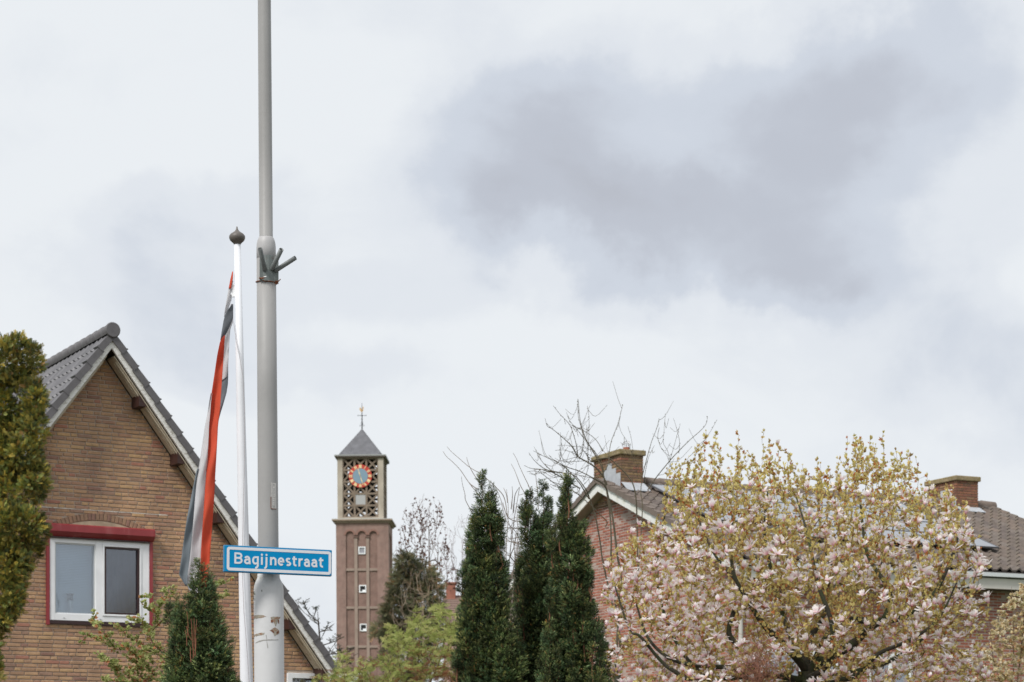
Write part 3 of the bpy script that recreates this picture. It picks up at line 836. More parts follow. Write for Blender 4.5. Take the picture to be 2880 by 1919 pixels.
fl.prism([(9.15, -.63, zr_(.63) + .05), (9.87, -.63, zr_(.63) + .05), (9.87, -.88, zr_(.88) + .01), (9.15, -.88, zr_(.88) + .01)], (0, 0, -.012))
obj('lead_flashing', fl, M_lead, c2)
# drainpipe at the corner and wall lamp
obj('drainpipe', MB().tube([(.10, -HW - .07, 0), (.10, -HW - .07, gz2 - .75), (.10, -HW - .3, gz2 - .3), (.10, -sl - .04, gz2 - .02)], .045, 12), mat('grey_pvc', (.52, .50, .46), .5), HR)
lamp = thing('wall_lamp', 'small black wall lamp with white glass beside the drainpipe', 'lamp', MR @ Vector((-.0, -HW + .45, CAMZ + (HZ - 1866) / F * 40)), AR)
obj('bracket', MB().box(-.16, -.01, -.06, .06, -.03, .0).box(-.16, -.03, -.08, .08, .12, .15), M_dark, lamp)
obj('lamp_glass', MB().lathe([(.05, 0), (.06, .12)], 12, (-.09, 0, 0)), M_white, lamp)

# ================================================================== CHURCH TOWER
YT = 240.0
def tz(py): return CAMZ + (HZ - py) / F * YT
def tx(px): return (px - 1440) / F * YT
tcx = tx(1018.5)
TW = thing('church_tower', 'tall brick church tower with open lantern, clock and pyramid roof', 'tower', (tx(1024), YT + 3.2, 0), R(-.6))
TW.rotation_euler = (0, R(-.35), R(-.8))
HWB = 3.17
def brickface(name, c1_, c2_, mortar, sc):
    m = mat(name, c1_, .9, var=.15, vscale=1.2)
    t = m.node_tree; b = [n for n in t.nodes if n.type == 'BSDF_PRINCIPLED'][0]
    tcn = N(t, 'ShaderNodeTexCoord'); sp = N(t, 'ShaderNodeSeparateXYZ'); t.links.new(tcn.outputs['Object'], sp.inputs[0])
    cb = N(t, 'ShaderNodeCombineXYZ'); t.links.new(math_node(t, 'ADD', sp.outputs[0], sp.outputs[1]), cb.inputs[0]); t.links.new(sp.outputs[2], cb.inputs[1])
    br = N(t, 'ShaderNodeTexBrick'); br.inputs['Color1'].default_value = tuple(c1_) + (1,); br.inputs['Color2'].default_value = tuple(c2_) + (1,); br.inputs['Mortar'].default_value = tuple(mortar) + (1,)
    br.inputs['Scale'].default_value = sc; br.inputs['Mortar Size'].default_value = .012; br.inputs['Brick Width'].default_value = .22; br.inputs['Row Height'].default_value = .066
    t.links.new(cb.outputs[0], br.inputs['Vector'])
    vm_ = b.inputs['Base Color'].links[0].from_node; t.links.new(br.outputs['Color'], vm_.inputs[0])
    return m
M_tb = brickface('tower_brick', (.185, .095, .075), (.23, .125, .10), (.27, .20, .17), 1.0)
M_tbo = brickface('tower_brick_outer', (.245, .135, .112), (.29, .165, .14), (.30, .23, .195), 1.0)
for m_ in (M_tb, M_tbo): stain_layer(m_, (.13, .085, .07), 1.1, .52, .72, (1, 1, .22), .55)
M_stone = stain_layer(mat('tower_stone', (.43, .375, .31), .9, var=.12, vscale=.7), (.22, .17, .12), .8, .5, .7, (1, 1, .5), .5)
M_stoneb = mat('stone_band', (.31, .235, .195), .9, var=.1, vscale=1)
M_slate = mat('slate', (.155, .155, .17), .6, var=.18, vscale=1.5)
zc1 = tz(1462)         # top of the shaft cornice
# shaft: core, and a proud brick skin with three arched recesses on every side
sh_ = obj('shaft', MB().box(-HWB + .18, HWB - .18, -HWB + .18, HWB - .18, 0, zc1 - .3), M_tb, TW)
def fx(px): return (px - 1024) / F * YT
def skin(mbk, rot):
    x0, x1 = fx(979), fx(1066)     # recess edges
    zt1 = tz(1515); 
    ws = [(fx(977.5), fx(1000)), (fx(1011), fx(1034)), (fx(1043.5), fx(1066))]
    zs = tz(1505)
    M = Matrix.Rotation(rot, 4, 'Z')
    def B(*a): mbk.box(*a, M)
    y0, y1 = -HWB, -HWB + .178
    B(-HWB if True else 0, ws[0][0], y0, y1, 0, zc1 - .3); B(ws[2][1], HWB - (.178), y0, y1, 0, zc1 - .3)
    top = zc1 - .3
    for (a, b) in ws:
        c = (a + b) / 2; r = (b - a) / 2; n = 10
        for q in range(n):
            t0 = math.pi * q / n; t1 = math.pi * (q + 1) / n
            xa, xb = c - r * math.cos(t0), c - r * math.cos(t1)
            za_, zb_ = zs + r * math.sin(t0), zs + r * math.sin(t1)
            mbk.prism([M @ Vector(p) for p in ((xa, y0, za_), (xb, y0, zb_), (xb, y0, top), (xa, y0, top))], M.to_3x3() @ Vector((0, .178, 0)))
    for i in (0, 1): B(ws[i][1], ws[i + 1][0], y0, y1, zs, top)
mbk = MB()
for q in range(4): skin(mbk, q * math.pi / 2)
obj('brick_skin', mbk, M_tbo, sh_)
# arch rings
mb = MB()
for (a, b) in ((fx(977.5), fx(1000)), (fx(1011), fx(1034)), (fx(1043.5), fx(1066))):
    c = (a + b) / 2; r = (b - a) / 2
    for q in range(10):
        t0, t1 = math.pi * q / 10, math.pi * (q + 1) / 10
        mb.prism([(c - rr_ * math.cos(t), -HWB - .05, tz(1505) + rr_ * math.sin(t)) for rr_, t in ((r + .22, t0), (r + .22, t1), (r, t1), (r, t0))], (0, .049, 0))
obj('arch_ring', mb, mat('arch_brick', (.27, .15, .12), .9, var=.1, vscale=2), sh_)
# stone strips
mb = MB()
for (pa, pb) in ((1001, 1010), (1034.5, 1043)): mb.box(fx(pa), fx(pb), -HWB + .03, -HWB + .178, 0, tz(1513))
obj('stone_strip', mb, M_stoneb, sh_)
for py in (1602, 1709, 1819, 1925):
    mb = MB().box(fx(978), fx(1000.5), -HWB + .05, -HWB + .177, tz(py + 3.5), tz(py - 3.5)).box(fx(1010.5), fx(1034), -HWB + .05, -HWB + .177, tz(py + 3.5), tz(py - 3.5)).box(fx(1043.5), fx(1066), -HWB + .05, -HWB + .177, tz(py + 3.5), tz(py - 3.5))
    obj('stone_band', mb, M_stoneb, sh_)
mb = MB()
for (xa, xb) in ((fx(1001), fx(1010)), (fx(1034.5), fx(1043))): mb.box(xa - .08, xb + .08, -HWB - .06, -HWB + .17, tz(1512.5), tz(1508))
obj('corbel', mb, mat('corbel_dark', (.16, .10, .08), .9), sh_)
M_tg = glass_mat('tower_glass', (.3, .32, .33), .25, .1)
for i, (pxx, py) in enumerate(((1022.5, 1548), (1024, 1656), (1025.5, 1765))):
    x0, x1, z0, z1 = fx(pxx - 10), fx(pxx + 10), tz(py + 10.5), tz(py - 10.5)
    wn = obj('window', MB().box(x0 + .1, x1 - .1, -HWB + .14, -HWB + .17, z0 + .1, z1 - .1), M_dark if i else mat('grey_blind', (.30, .30, .33), .8), sh_)
    obj('frame', framebox(x0, x1, z0, z1, .12, -HWB + .05, -HWB + .178), M_white, wn)
    if i: obj('sill_board', MB().box((x0 + x1) / 2 - .05, x1 - .12, -HWB + .12, -HWB + .138, z0 + .12, z0 + .32), M_white, wn)
# cornice of shaft
HC = 3.62
mb = MB()
for (a, z0, z1) in ((HC, zc1 - .12, zc1 + .03), (HC - .15, zc1 - .24, zc1 - .12), (HC - .28, zc1 - .38, zc1 - .24)): mb.box(-a, a, -a, a, z0, z1)
obj('cornice', mb, stain_layer(mat('cornice', (.33, .25, .19), .9, var=.15, vscale=1), (.20, .12, .09), 1, .5, .7), TW)
obj('cornice_flashing', MB().box(-HC + .02, HC - .02, -HC + .02, HC - .02, zc1 + .032, zc1 + .10), mat('lead_top', (.48, .50, .48), .6), TW)
# lantern
lx0, lx1 = fx(954.5 + 0), fx(1083)
LC = fx(1018.8); LHW = 2.78; zl0, zl1 = zc1 + .10, tz(1287)
lan = obj('lantern', MB().box(LC - LHW + .05, LC + LHW - .05, -LHW + .05, LHW - .05, zl0 - .0, zl0 + .25), M_stone, TW)
mb = MB()
for sx in (-1, 1):
    for sy in (-1, 1):
        mb.box(LC + sx * LHW - (.0 if sx < 0 else .62), LC + sx * LHW + (.62 if sx < 0 else 0), sy * LHW - (.0 if sy < 0 else .62), sy * LHW + (.62 if sy < 0 else 0), zl0 + .0, zl1)
obj('corner_pier', mb, M_stone, lan)
cw = (2 * LHW - 1.24) / 3; chh = (zl1 - zl0 - .25) / 5
M_lat = mat('lattice_stone', (.215, .165, .125), .9, var=.2, vscale=2)
def lattice(cw, ch):
    mb = MB(); t = .12; d = .28
    mb.box(0, t, 0, d, 0, ch).box(cw - t, cw, 0, d, 0, ch).box(t, cw - t, 0, d, 0, t).box(t, cw - t, 0, d, ch - t, ch)
    L = math.hypot(cw - 2 * t, ch - 2 * t) / 2; a = math.atan2(ch - 2 * t, cw - 2 * t)
    for s_, dy in ((1, 0), (-1, .004)):
        M = Matrix.Translation((cw / 2, 0, ch / 2)) @ Matrix.Rotation(-s_ * a, 4, 'Y')
        mb.box(-L - .03, L + .03, .05 + dy, .2 + dy, -.10, .10, M)
    # curved webs in the corners leave rounded openings
    for sx in (0, 1):
        for sz in (0, 1):
            x = t if sx == 0 else cw - t; z = t if sz == 0 else ch - t
            dx = .22 if sx == 0 else -.22; dz = .22 if sz == 0 else -.22
            pts = [(x, .07, z), (x + dx, .07, z), (x, .07, z + dz)]
            if sx != sz: pts = pts[::-1]
            mb.prism(pts, (0, .1, 0))
    return mb.mesh('lattice_panel')
lm = lattice(cw, chh); lm.materials.append(M_lat)
for fc in range(4):
    Mf = Matrix.Translation((LC, 0, 0)) @ Matrix.Rotation(fc * math.pi / 2, 4, 'Z')
    for i in range(3):
        for j in range(5):
            if fc == 0 and i == 1 and j == 1: continue
            o = obj('lattice_panel', lm, None, lan); o.matrix_local = Mf @ Matrix.Translation((-LHW + .62 + i * cw, -LHW + .06, zl0 + .25 + j * chh))
x0 = LC - LHW + .62 + cw; z0 = zl0 + .25 + chh
bd = obj('blank_panel', MB().box(x0 + .12, x0 + cw - .12, -LHW + .10, -LHW + .16, z0 + .12, z0 + chh - .12), mat('grey_board', (.40, .40, .40), .7), lan)
obj('panel_frame', framebox(x0, x0 + cw, z0, z0 + chh, .12, -LHW + .06, -LHW + .3), M_lat, lan)
obj('floor_slab', MB().box(LC - LHW + .5, LC + LHW - .5, -LHW + .5, LHW - .5, zl1 - 2.0, zl1 - 1.9), M_dark, lan)
obj('bell_frame', MB().box(LC - 1.5, LC + 1.5, -1.5, 1.5, zl0 + chh * 2.75, zl0 + chh * 2.95).box(LC - 1.3, LC + 1.3, -1.3, 1.3, zl0 + chh * 1.1, zl0 + chh * 1.3).box(LC - 1.4, LC - 1.1, -1.4, 1.4, zl0, zl1 - .1).box(LC + 1.1, LC + 1.4, -1.4, 1.4, zl0, zl1 - .1), M_dark, lan)
obj('bell', MB().lathe([(.75, 0), (.6, .25), (.42, .8), (.3, 1.0), (.05, 1.05)], 16, (LC, 0, zl0 + chh * 1.6)), mat('bronze', (.08, .07, .04), .5, metal=.5), lan)
obj('head_beam', MB().box(LC - LHW - .06, LC + LHW + .06, -LHW - .06, LHW + .06, zl1 - .02, zl1 + .1), M_lat, lan)
# roof
ze = tz(1281); zap = tz(1194)
RHW = 3.06
obj('eaves', MB().box(LC - RHW, LC + RHW, -RHW, RHW, zl1 + .1, ze), mat('eaves_wood', (.13, .10, .085), .8), TW)
obj('eaves_gutter', framebox(LC - RHW - .06, LC + RHW + .06, 0, 1, 1, 0, 1) if False else MB().box(LC - RHW - .05, LC + RHW + .05, -RHW - .05, RHW + .05, ze - .02, ze + .12), mat('eaves_lead', (.33, .34, .33), .6), TW)
rb = RHW - .38
rfm = obj('spire_roof', MB().add([(LC - rb, -rb, ze + .12), (LC + rb, -rb, ze + .12), (LC + rb, rb, ze + .12), (LC - rb, rb, ze + .12), (LC, 0, zap)], [(0, 1, 4), (1, 2, 4), (2, 3, 4), (3, 0, 4), (3, 2, 1, 0)]), M_slate, TW)
mb = MB(); nslr = 26                                  # slate courses as real laps on the visible faces
for q in range(nslr):
    f0 = q / nslr; f1 = (q + 1) / nslr
    for fc in range(4):
        M = Matrix.Translation((LC, 0, 0)) @ Matrix.Rotation(fc * math.pi / 2, 4, 'Z')
        w0, w1 = rb * (1 - f0), rb * (1 - f1); zA, zB = ze + .12 + (zap - ze - .12) * f0, ze + .12 + (zap - ze - .12) * f1
        mb.add([M @ Vector(p) for p in ((-w0, -w0 - .035, zA - .0), (w0, -w0 - .035, zA), (w1, -w1 - .008, zB), (-w1, -w1 - .008, zB), (-w0, -w0 - .005, zA - .01), (w0, -w0 - .005, zA - .01))], [(0, 1, 2, 3), (4, 5, 1, 0)])
obj('slate_course', mb, M_slate, rfm, kind='stuff')
# weathercock
wv = obj('weather_vane', MB().tube([(LC, 0, zap - .2), (LC, 0, tz(1120))], [.08, .025], 8), mat('black_iron', (.03, .03, .035), .5), TW)
zx = tz(1156)
mb = MB().tube([(LC - .5, 0, zx), (LC + .5, 0, zx)], .03, 6).tube([(LC, -.5, zx), (LC, .5, zx)], .03, 6).lathe([(.02, -.1), (.09, -.03), (.09, .03), (.02, .1)], 8, (LC, 0, zx))
for sx in (-1, 1):
    mb.tube([(LC + sx * .5, 0, zx - .08), (LC + sx * .5, 0, zx + .1)], .03, 5)
    mb.tube([(LC + sx * .04, 0, tz(1182)), (LC + sx * .28, 0, tz(1187)), (LC + sx * .30, 0, tz(1184)), (LC + sx * .22, 0, tz(1182.5))], .022, 5)
    mb.tube([(LC + sx * .04, 0, tz(1174)), (LC + sx * .14, 0, tz(1178)), (LC + sx * .04, 0, tz(1183))], .022, 5)
    mb.tube([(LC + sx * .02, 0, tz(1168)), (LC + sx * .13, 0, tz(1165.5))], .022, 5)
obj('scrollwork', mb, wv.data.materials[0], wv)
def ck(x, z): return (LC + (x - 1018.6) / F * YT, -.03, tz(z))
rc = [(1016.5, 1146.5), (1019.5, 1146), (1022, 1142), (1022.5, 1137), (1023.5, 1134), (1022.3, 1129.5), (1021, 1132), (1020.6, 1137), (1019, 1139.5), (1016.6, 1139), (1016, 1135), (1014, 1132.5), (1012.3, 1134.5), (1011.8, 1139), (1012.8, 1142.5), (1014, 1143.5), (1014, 1140), (1014.8, 1143)]
obj('weathercock', MB().prism([ck(*p) for p in rc][::-1], (0, .06, 0)), mat('gilding', (.75, .48, .22), .35, metal=.6), wv)
# small mast aerials beside the lantern
# clock
czc = tz(1338); cxx = fx(1018.8); CR = 32.5 / F * YT; ccy = -LHW - .08
ck_ = obj('clock', MB().tube([(cxx, ccy + .12, czc), (cxx, ccy, czc)], CR, 48), mat('clock_red', (.50, .045, .028), .5), TW)
obj('dial', MB().tube([(cxx, ccy - .004, czc), (cxx, ccy - .03, czc)], CR * .66, 40), mat('dial_blue', (.20, .30, .38), .5), ck_)
M_gold = mat('gold_paint', (.92, .70, .38), .4)
numer = ['XII', 'I', 'II', 'III', 'IIII', 'V', 'VI', 'VII', 'VIII', 'IX', 'X', 'XI']
for hnum, txt in enumerate(numer):
    mb = MB(); a = math.pi / 6 * hnum
    M = Matrix.Translation((cxx, ccy - .01, czc)) @ Matrix.Rotation(a, 4, 'Y') @ Matrix.Translation((0, 0, CR * .83))
    strokes = []; x = 0; hh = CR * .135; st = CR * .038
    for ch in txt:
        if ch == 'I': strokes.append((x + st, x + st)); x += st * 2.3
        elif ch == 'V': strokes += [(x + st * .6, x + st * 2.2), (x + st * 3.8, x + st * 2.2)]; x += st * 4.6
        else: strokes += [(x + st * .6, x + st * 3.6), (x + st * 3.6, x + st * .6)]; x += st * 4.4
    kx = min(1, CR * .25 / x)
    for i, (xt, xb) in enumerate(strokes):
        xt = (xt - x / 2) * kx; xb = (xb - x / 2) * kx; d = -.002 * i
        mb.prism([M @ Vector(p) for p in ((xb - st * .75, -.02 + d, -hh), (xb + st * .75, -.02 + d, -hh), (xt + st * .75, -.02 + d, hh), (xt - st * .75, -.02 + d, hh))], M.to_3x3() @ Vector((0, .015, 0)))
    obj('numeral', mb, M_gold, ck_)
def hand(ang, L, w, name):
    M = Matrix.Translation((cxx, ccy - .06, czc)) @ Matrix.Rotation(ang, 4, 'Y')
    mb = MB().prism([M @ Vector(p) for p in ((-w * .5, 0, -.25), (w * .5, 0, -.25), (w, 0, L * .45), (w * .35, 0, L * .75), (w * 1.2, 0, L * .8), (0, 0, L), (-w * 1.2, 0, L * .8), (-w * .35, 0, L * .75), (-w, 0, L * .45))], M.to_3x3() @ Vector((0, .02, 0)))
    obj(name, mb, M_gold, ck_)
hand(R(343), CR * .70, .055, 'hour_hand'); hand(R(162), CR * .88, .05, 'minute_hand')

# ================================================================== FAR HOUSE between the yews
YH = 75.0
def hx(px): return (px - 1440) / F * YH
def hz(py): return CAMZ + (HZ - py) / F * YH
HF = thing('brick_house', 'distant house with small red chimney half hidden behind bare twigs', 'house', (hx(1262), YH, 0))
X0 = 0
M_fb = brickface('far_brick', (.30, .14, .10), (.34, .17, .12), (.4, .33, .3), 1.0)
obj('wall', MB().box(-.2, 5.2, .3, 6, 0, hz(1760)), M_fb, HF)
rfz, rez = hz(1655), hz(1745)
rr2 = obj('roof', MB().prism([(-.3, -.1, rez), (-.3, 3.1, rfz), (-.3, 6.3, rez), (-.3, 6.3, rez - .1), (-.3, 3.1, rfz - .1), (-.3, -.1, rez - .1)][::-1], (5.7, 0, 0)), mat('far_tiles', (.22, .15, .12), .85, var=.15, vscale=2), HF)
obj('chimney', MB().box(-.19, .17, 2.6, 3.4, rez, hz(1622)).box(-.22, .20, 2.55, 3.45, hz(1624), hz(1620)), mat('far_chimney', (.32, .13, .09), .9, var=.2, vscale=4), HF)
obj('window', MB().box(3.0, 4.4, .24, .29, hz(1890), hz(1800)), M_white, HF)
mb = MB()
for q in range(14):
    t = q / 14; mb.box(-.3, 5.4, -.1 + 3.2 * t, -.08 + 3.2 * t, rez + (rfz - rez) * t, rez + (rfz - rez) * t + .04)
obj('tile_course', mb, mat('far_tiles_edge', (.18, .12, .10), .85), rr2)
# ================================================================== LAMP POST
YP = 11.55
PPM = F / YP
pb = at(764.9, 2150 + CAMZ * PPM, YP)                   # foot of the post
M_post = mat('post_paint', (.56, .56, .565), .5, var=.04, vscale=5, bump=.12, bscale=25, spec=.3)
stain_layer(M_post, (.24, .27, .17), 22, .60, .72, (1, 1, .3), .7, [(2, 2.0, 2.7)])
stain_layer(M_post, (.36, .35, .33), 7, .50, .72, (1, 1, .06), .55)
stain_layer(M_post, (.30, .27, .22), 160, .70, .76, (1, 1, .6), .8)
post = thing('lamp_post', 'tall grey lamp post whose base thickens below the blue street sign', 'lamp post', (pb.x, YP, 0.0))
post.rotation_euler = (0, R(-.42), 0)
def pz(py): return CAMZ + (HZ - py) / F * YP
def ringz(prof, n=40):
    return MB().lathe(prof, n).mesh('shaft', True)
r1, r2, r3 = 19.0 / PPM, 27.5 / PPM, 42.0 / PPM
prof = [(r3 * 1.02, .1), (r3, 1.2), (r3, pz(1662)), (r3 * .985, pz(1655)), (r3 * .94, pz(1645)), (r3 * .86, pz(1636)), (r3 * .78, pz(1629)), (r3 * .745, pz(1624)), (r3 * .74, pz(1615)), (29 / PPM, pz(1612)), (29 / PPM, pz(1600)),
        (28.6 / PPM, pz(1500)), (27.8 / PPM, pz(1100)), (27 / PPM, pz(697)), (26.3 / PPM, pz(686)), (24.5 / PPM, pz(678)), (21.5 / PPM, pz(671)), (r1 + .0015, pz(668)), (r1, pz(667)), (r1 * .99, pz(300)), (r1 * .93, pz(-400)), (r1 * .8, pz(-1200))]
M_post2 = mat('post_paint_grey', (.325, .318, .315), .5, var=.05, vscale=4, bump=.1, bscale=25, spec=.3)
stain_layer(M_post2, (.24, .23, .22), 60, .70, .75, (1, 1, .5), .7)
stain_layer(M_post2, (.20, .19, .18), 9, .50, .74, (1, 1, .05), .45)
stain_layer(M_post2, (.10, .09, .085), 130, .70, .73, (1, 1, .6), .9)
obj('base_section', ringz(prof[:9]), M_post, post)
obj('shaft', ringz(prof[9:14]), M_post2, post)
obj('collar', ringz([(27.05 / PPM, pz(742))] + [(27.1 / PPM, pz(697.2))] + prof[14:18]), mat('post_collar', (.42, .41, .415), .5, var=.04, vscale=5), post)
obj('upper_shaft', ringz(prof[17:]), M_post2, post)
# curved arm and lantern above the frame
zt_ = pz(-1200)
obj('arm', MB().tube([(0, 0, zt_ - .05), (0, -.1, zt_ + .35), (0, -.5, zt_ + .55), (0, -1.0, zt_ + .6)], [.028, .026, .024, .022], 12), M_post, post)
bevel(obj('lantern', MB().box(-.13, .13, -1.6, -.95, zt_ + .53, zt_ + .66), mat('lantern_grey', (.25, .26, .27), .5), post), .04)
# peeled patches: thin flakes of older paint with rust spots
M_peel = stain_layer(mat('old_paint', (.30, .27, .22), .8, var=.15, vscale=30), (.25, .11, .05), 40, .50, .60, (1, 1, 1), .8)
M_rust = mat('rust', (.16, .055, .025), .9, var=.35, vscale=60, bump=.4, bscale=150)
def patch(name, pts, m, r=r3, off=.0008, parent=post):
    """polygon in (angle deg from facing the camera, z) laid on the cylinder, fan from its centre, slightly proud"""
    c = (sum(p[0] for p in pts) / len(pts), sum(p[1] for p in pts) / len(pts))
    vs = []; fs = []; n = len(pts); K = 5
    for k in range(K + 1):
        f = k / K
        for a, z in pts:
            aa = R(c[0] + (a - c[0]) * f); zz = c[1] + (z - c[1]) * f
            vs.append(((r + off) * math.sin(aa), -(r + off) * math.cos(aa), zz))
    for k in range(K):
        for i in range(n):
            j = (i + 1) % n
            fs.append((k * n + i, k * n + j, (k + 1) * n + j, (k + 1) * n + i))
    mbp = MB().add(vs, fs)
    return obj(name, mbp, m, parent)
def patch_px(name, pts, m, r=r3, off=.0008, rough_=.0):
    out = []
    rj = random.Random(len(pts) * 7 + int(pts[0][0]))
    dense = []
    for i in range(len(pts)):
        a, b = pts[i], pts[(i + 1) % len(pts)]
        for q in range(4):
            f = q / 4; dense.append((a[0] + (b[0] - a[0]) * f + rj.uniform(-.7, .7), a[1] + (b[1] - a[1]) * f + rj.uniform(-.6, .6)))
    for x, y in dense:
        cx = 757.0 - (1919 - y) * .0073
        s = max(-.985, min(.985, (x - cx) / (r * PPM)))
        out.append((math.degrees(math.asin(s)), pz(y)))
    return patch(name, out, m, r, off)
Z6 = lambda x, y: (640 + x / 5.62, 1640 + y / 5.62)
patch_px('peeled_patch', [Z6(424, 518), Z6(560, 520), Z6(640, 545), Z6(580, 565), (640 + 430 / 5.62, 1640 + 580 / 5.62)], M_peel)
patch_px('peeled_patch', [Z6(424, 822), Z6(520, 806), Z6(620, 800), Z6(600, 830), Z6(430, 862)], M_peel)
patch_px('peeled_patch', [Z6(705, 560), Z6(760, 545), Z6(850, 545), Z6(800, 640), Z6(780, 700), Z6(755, 640), Z6(715, 600)], M_peel)
patch_px('peeled_patch', [Z6(690, 765), Z6(770, 715), Z6(830, 760), Z6(830, 810), Z6(760, 855), Z6(740, 790)], M_peel)
patch_px('rust_spot', [Z6(706, 610), Z6(725, 598), Z6(745, 620), Z6(735, 645), Z6(712, 640)], M_rust, off=.0016)
patch_px('rust_spot', [Z6(812, 600), Z6(830, 600), Z6(828, 655), Z6(815, 655)], M_rust, off=.0016)
patch_px('rust_spot', [Z6(700, 765), Z6(730, 758), Z6(765, 800), Z6(745, 805)], M_rust, off=.0016)
patch_px('rust_spot', [Z6(790, 790), Z6(820, 765), Z6(825, 800), Z6(795, 820)], M_rust, off=.0016)
M_line = mat('scuff', (.33, .32, .30), .8)
for pts in ([(455, 955), (520, 920), (620, 908), (820, 906), (820, 911), (620, 914), (522, 927), (458, 962)], [(632, 835), (640, 835), (664, 1040), (656, 1042)]):
    patch_px('paint_crack', [Z6(*p) for p in pts], M_line, off=.0012)
Z7 = lambda x, y: (620 + x / 7.127, 1500 + y / 7.127)
# moss freckles on the shoulder
rj = random.Random(11)
M_moss = mat('lichen', (.07, .08, .05), .9)
for q in range(26):
    x, y = (rj.uniform(690, 860), rj.uniform(1000, 1180)) if q < 12 else (rj.uniform(672, 705), rj.uniform(1080, 1400))
    x0_, y0_ = Z7(x, y); w = rj.uniform(.4, 1.3); h = rj.uniform(.5, 2.6)
    if y0_ < 1664: continue
    patch_px('lichen_spot', [(x0_ - w, y0_ - h), (x0_ + w, y0_ - h), (x0_ + w, y0_ + h), (x0_ - w, y0_ + h)], M_moss, off=.001)
# numbered plate
plate = thing('number_plate', 'narrow aluminium number plate riveted upright on the lamp post', 'plate', (0, 0, 0))
plate.parent = None
pcx = 755.0 - (1919 - 1398) * .0073
ang = math.asin(min(.95, (771.0 - pcx) / (28.4)))
rp = 28.3 / PPM
base_pos = at(pcx, 1398, YP)
plate.location = (base_pos.x + (rp + .003) * math.sin(ang), YP - (rp + .003) * math.cos(ang), base_pos.z)
plate.rotation_euler = (0, R(-.4), ang)
hh_ = 36.0 / PPM; ww_ = 13.5 / PPM
bevel(obj('plate', MB().box(-ww_ * .5 - .004, ww_ * .5 + .004, -.0015, .0015, -hh_, hh_), mat('plate_alu', (.50, .48, .46), .5, metal=.2, var=.1, vscale=60), plate), .001)
obj('rust_edge', MB().box(-ww_ * .5 - .004, ww_ * .5 + .004, -.0025, .002, -hh_ - .003, -hh_ + .001).box(-ww_ * .5 - .006, -ww_ * .5 - .004, -.002, .002, -hh_, -hh_ * .1), M_rust, plate)
obj('screw', MB().tube([(.001, -.001, hh_ * .86), (.001, -.003, hh_ * .86)], .0022, 8).tube([(.001, -.001, -hh_ * .86), (.001, -.003, -hh_ * .86)], .0022, 8), M_dark, plate)
SEG = {'7': [((0, 1), (1, 1)), ((1, 1), (.35, 0))], 'M': [((0, 0), (0, 1)), ((0, 1), (.5, .4)), ((.5, .4), (1, 1)), ((1, 1), (1, 0))], '8': [((0.1, .5), (.9, .5)), ((0.1, 1), (.9, 1)), ((.1, 0), (.9, 0)), ((.1, 0), (.1, 1)), ((.9, 0), (.9, 1))],
       '1': [((.5, 0), (.5, 1))], 'R': [((0, 0), (0, 1)), ((0, 1), (.9, 1)), ((.9, 1), (.9, .5)), ((.9, .5), (0, .5)), ((.3, .5), (1, 0))], '4': [((.8, 0), (.8, 1)), ((.8, 1), (0, .35)), ((0, .35), (1, .35))]}
mb = MB(); yv = -hh_ * .74
for q, ch in enumerate('7M818141R'):
    wd = .0052 if ch != '1' else .003
    for a, b in SEG[ch]:
        def pt(p): return Vector((-.0045 + .009 * 1.0 * (1 - p[1]) , -.0032, yv + p[0] * wd))
        P_, Q_ = pt(a), pt(b); dd = (Q_ - P_).normalized() * .0006; nn_ = Vector((dd.z, 0, -dd.x))
        mb.prism([P_ - dd - nn_, Q_ + dd - nn_, Q_ + dd + nn_, P_ - dd + nn_], (0, .0016, 0))
    yv += (hh_ * 1.5) / 9
obj('embossed_number', mb, mat('emboss', (.78, .76, .75), .4), plate)

# ------------------------------------------------------------------ pole bracket with three flag tubes
pcx = 757.5 - (1919 - 740) * .0073 + .2
bz = at(pcx, 740, YP)
br = thing('flag_holder', 'rusty grey bracket with three slanted tubes clamped to the lamp post', 'bracket', (bz.x, YP, bz.z))
M_galv = stain_layer(mat('galvanised', (.16, .18, .175), .55, var=.15, vscale=30, metal=.2), (.13, .05, .025), 30, .58, .68, (1, 1, 1), .7)
def bp(px, py, dy): return Vector(((px - pcx) / PPM, dy, (740 - py) / PPM))
# faceted plate wrapped round the front-right
rpl = 29.5 / PPM
vs = []; fs = []
angs = [-30, -12, 5, 22, 40, 52]
ext = [(rpl * math.sin(R(a)), -rpl * math.cos(R(a))) for a in angs]
ext[0] = (bp(734, 0, 0).x, -rpl * .97 - .006); 
ext += [(bp(776, 0, 0).x, -rpl * .60), (bp(785, 0, 0).x, -rpl * .45)]
zt2, zb2 = bp(0, 725, 0).z, bp(0, 797, 0).z
for i, (x, y) in enumerate(ext):
    vs += [(x, y, zb2), (x, y, zt2 - (.006 if i > 5 else 0)), (x * .97, y + .004, zt2 - (.006 if i > 5 else 0)), (x * .97, y + .004, zb2)]
for i in range(len(ext) - 1):
    a, b = i * 4, i * 4 + 4
    fs += [(a, b, b + 1, a + 1), (a + 1, b + 1, b + 2, a + 2), (a + 2, b + 2, b + 3, a + 3), (a + 3, b + 3, b, a)]
fs += [(0, 1, 2, 3), tuple(len(vs) - 4 + q for q in (3, 2, 1, 0))]
obj('clamp_plate', MB().add(vs, fs), M_galv, br)
M_galv2 = mat('galvanised_tube', (.17, .18, .18), .5, var=.15, vscale=30, metal=.2)
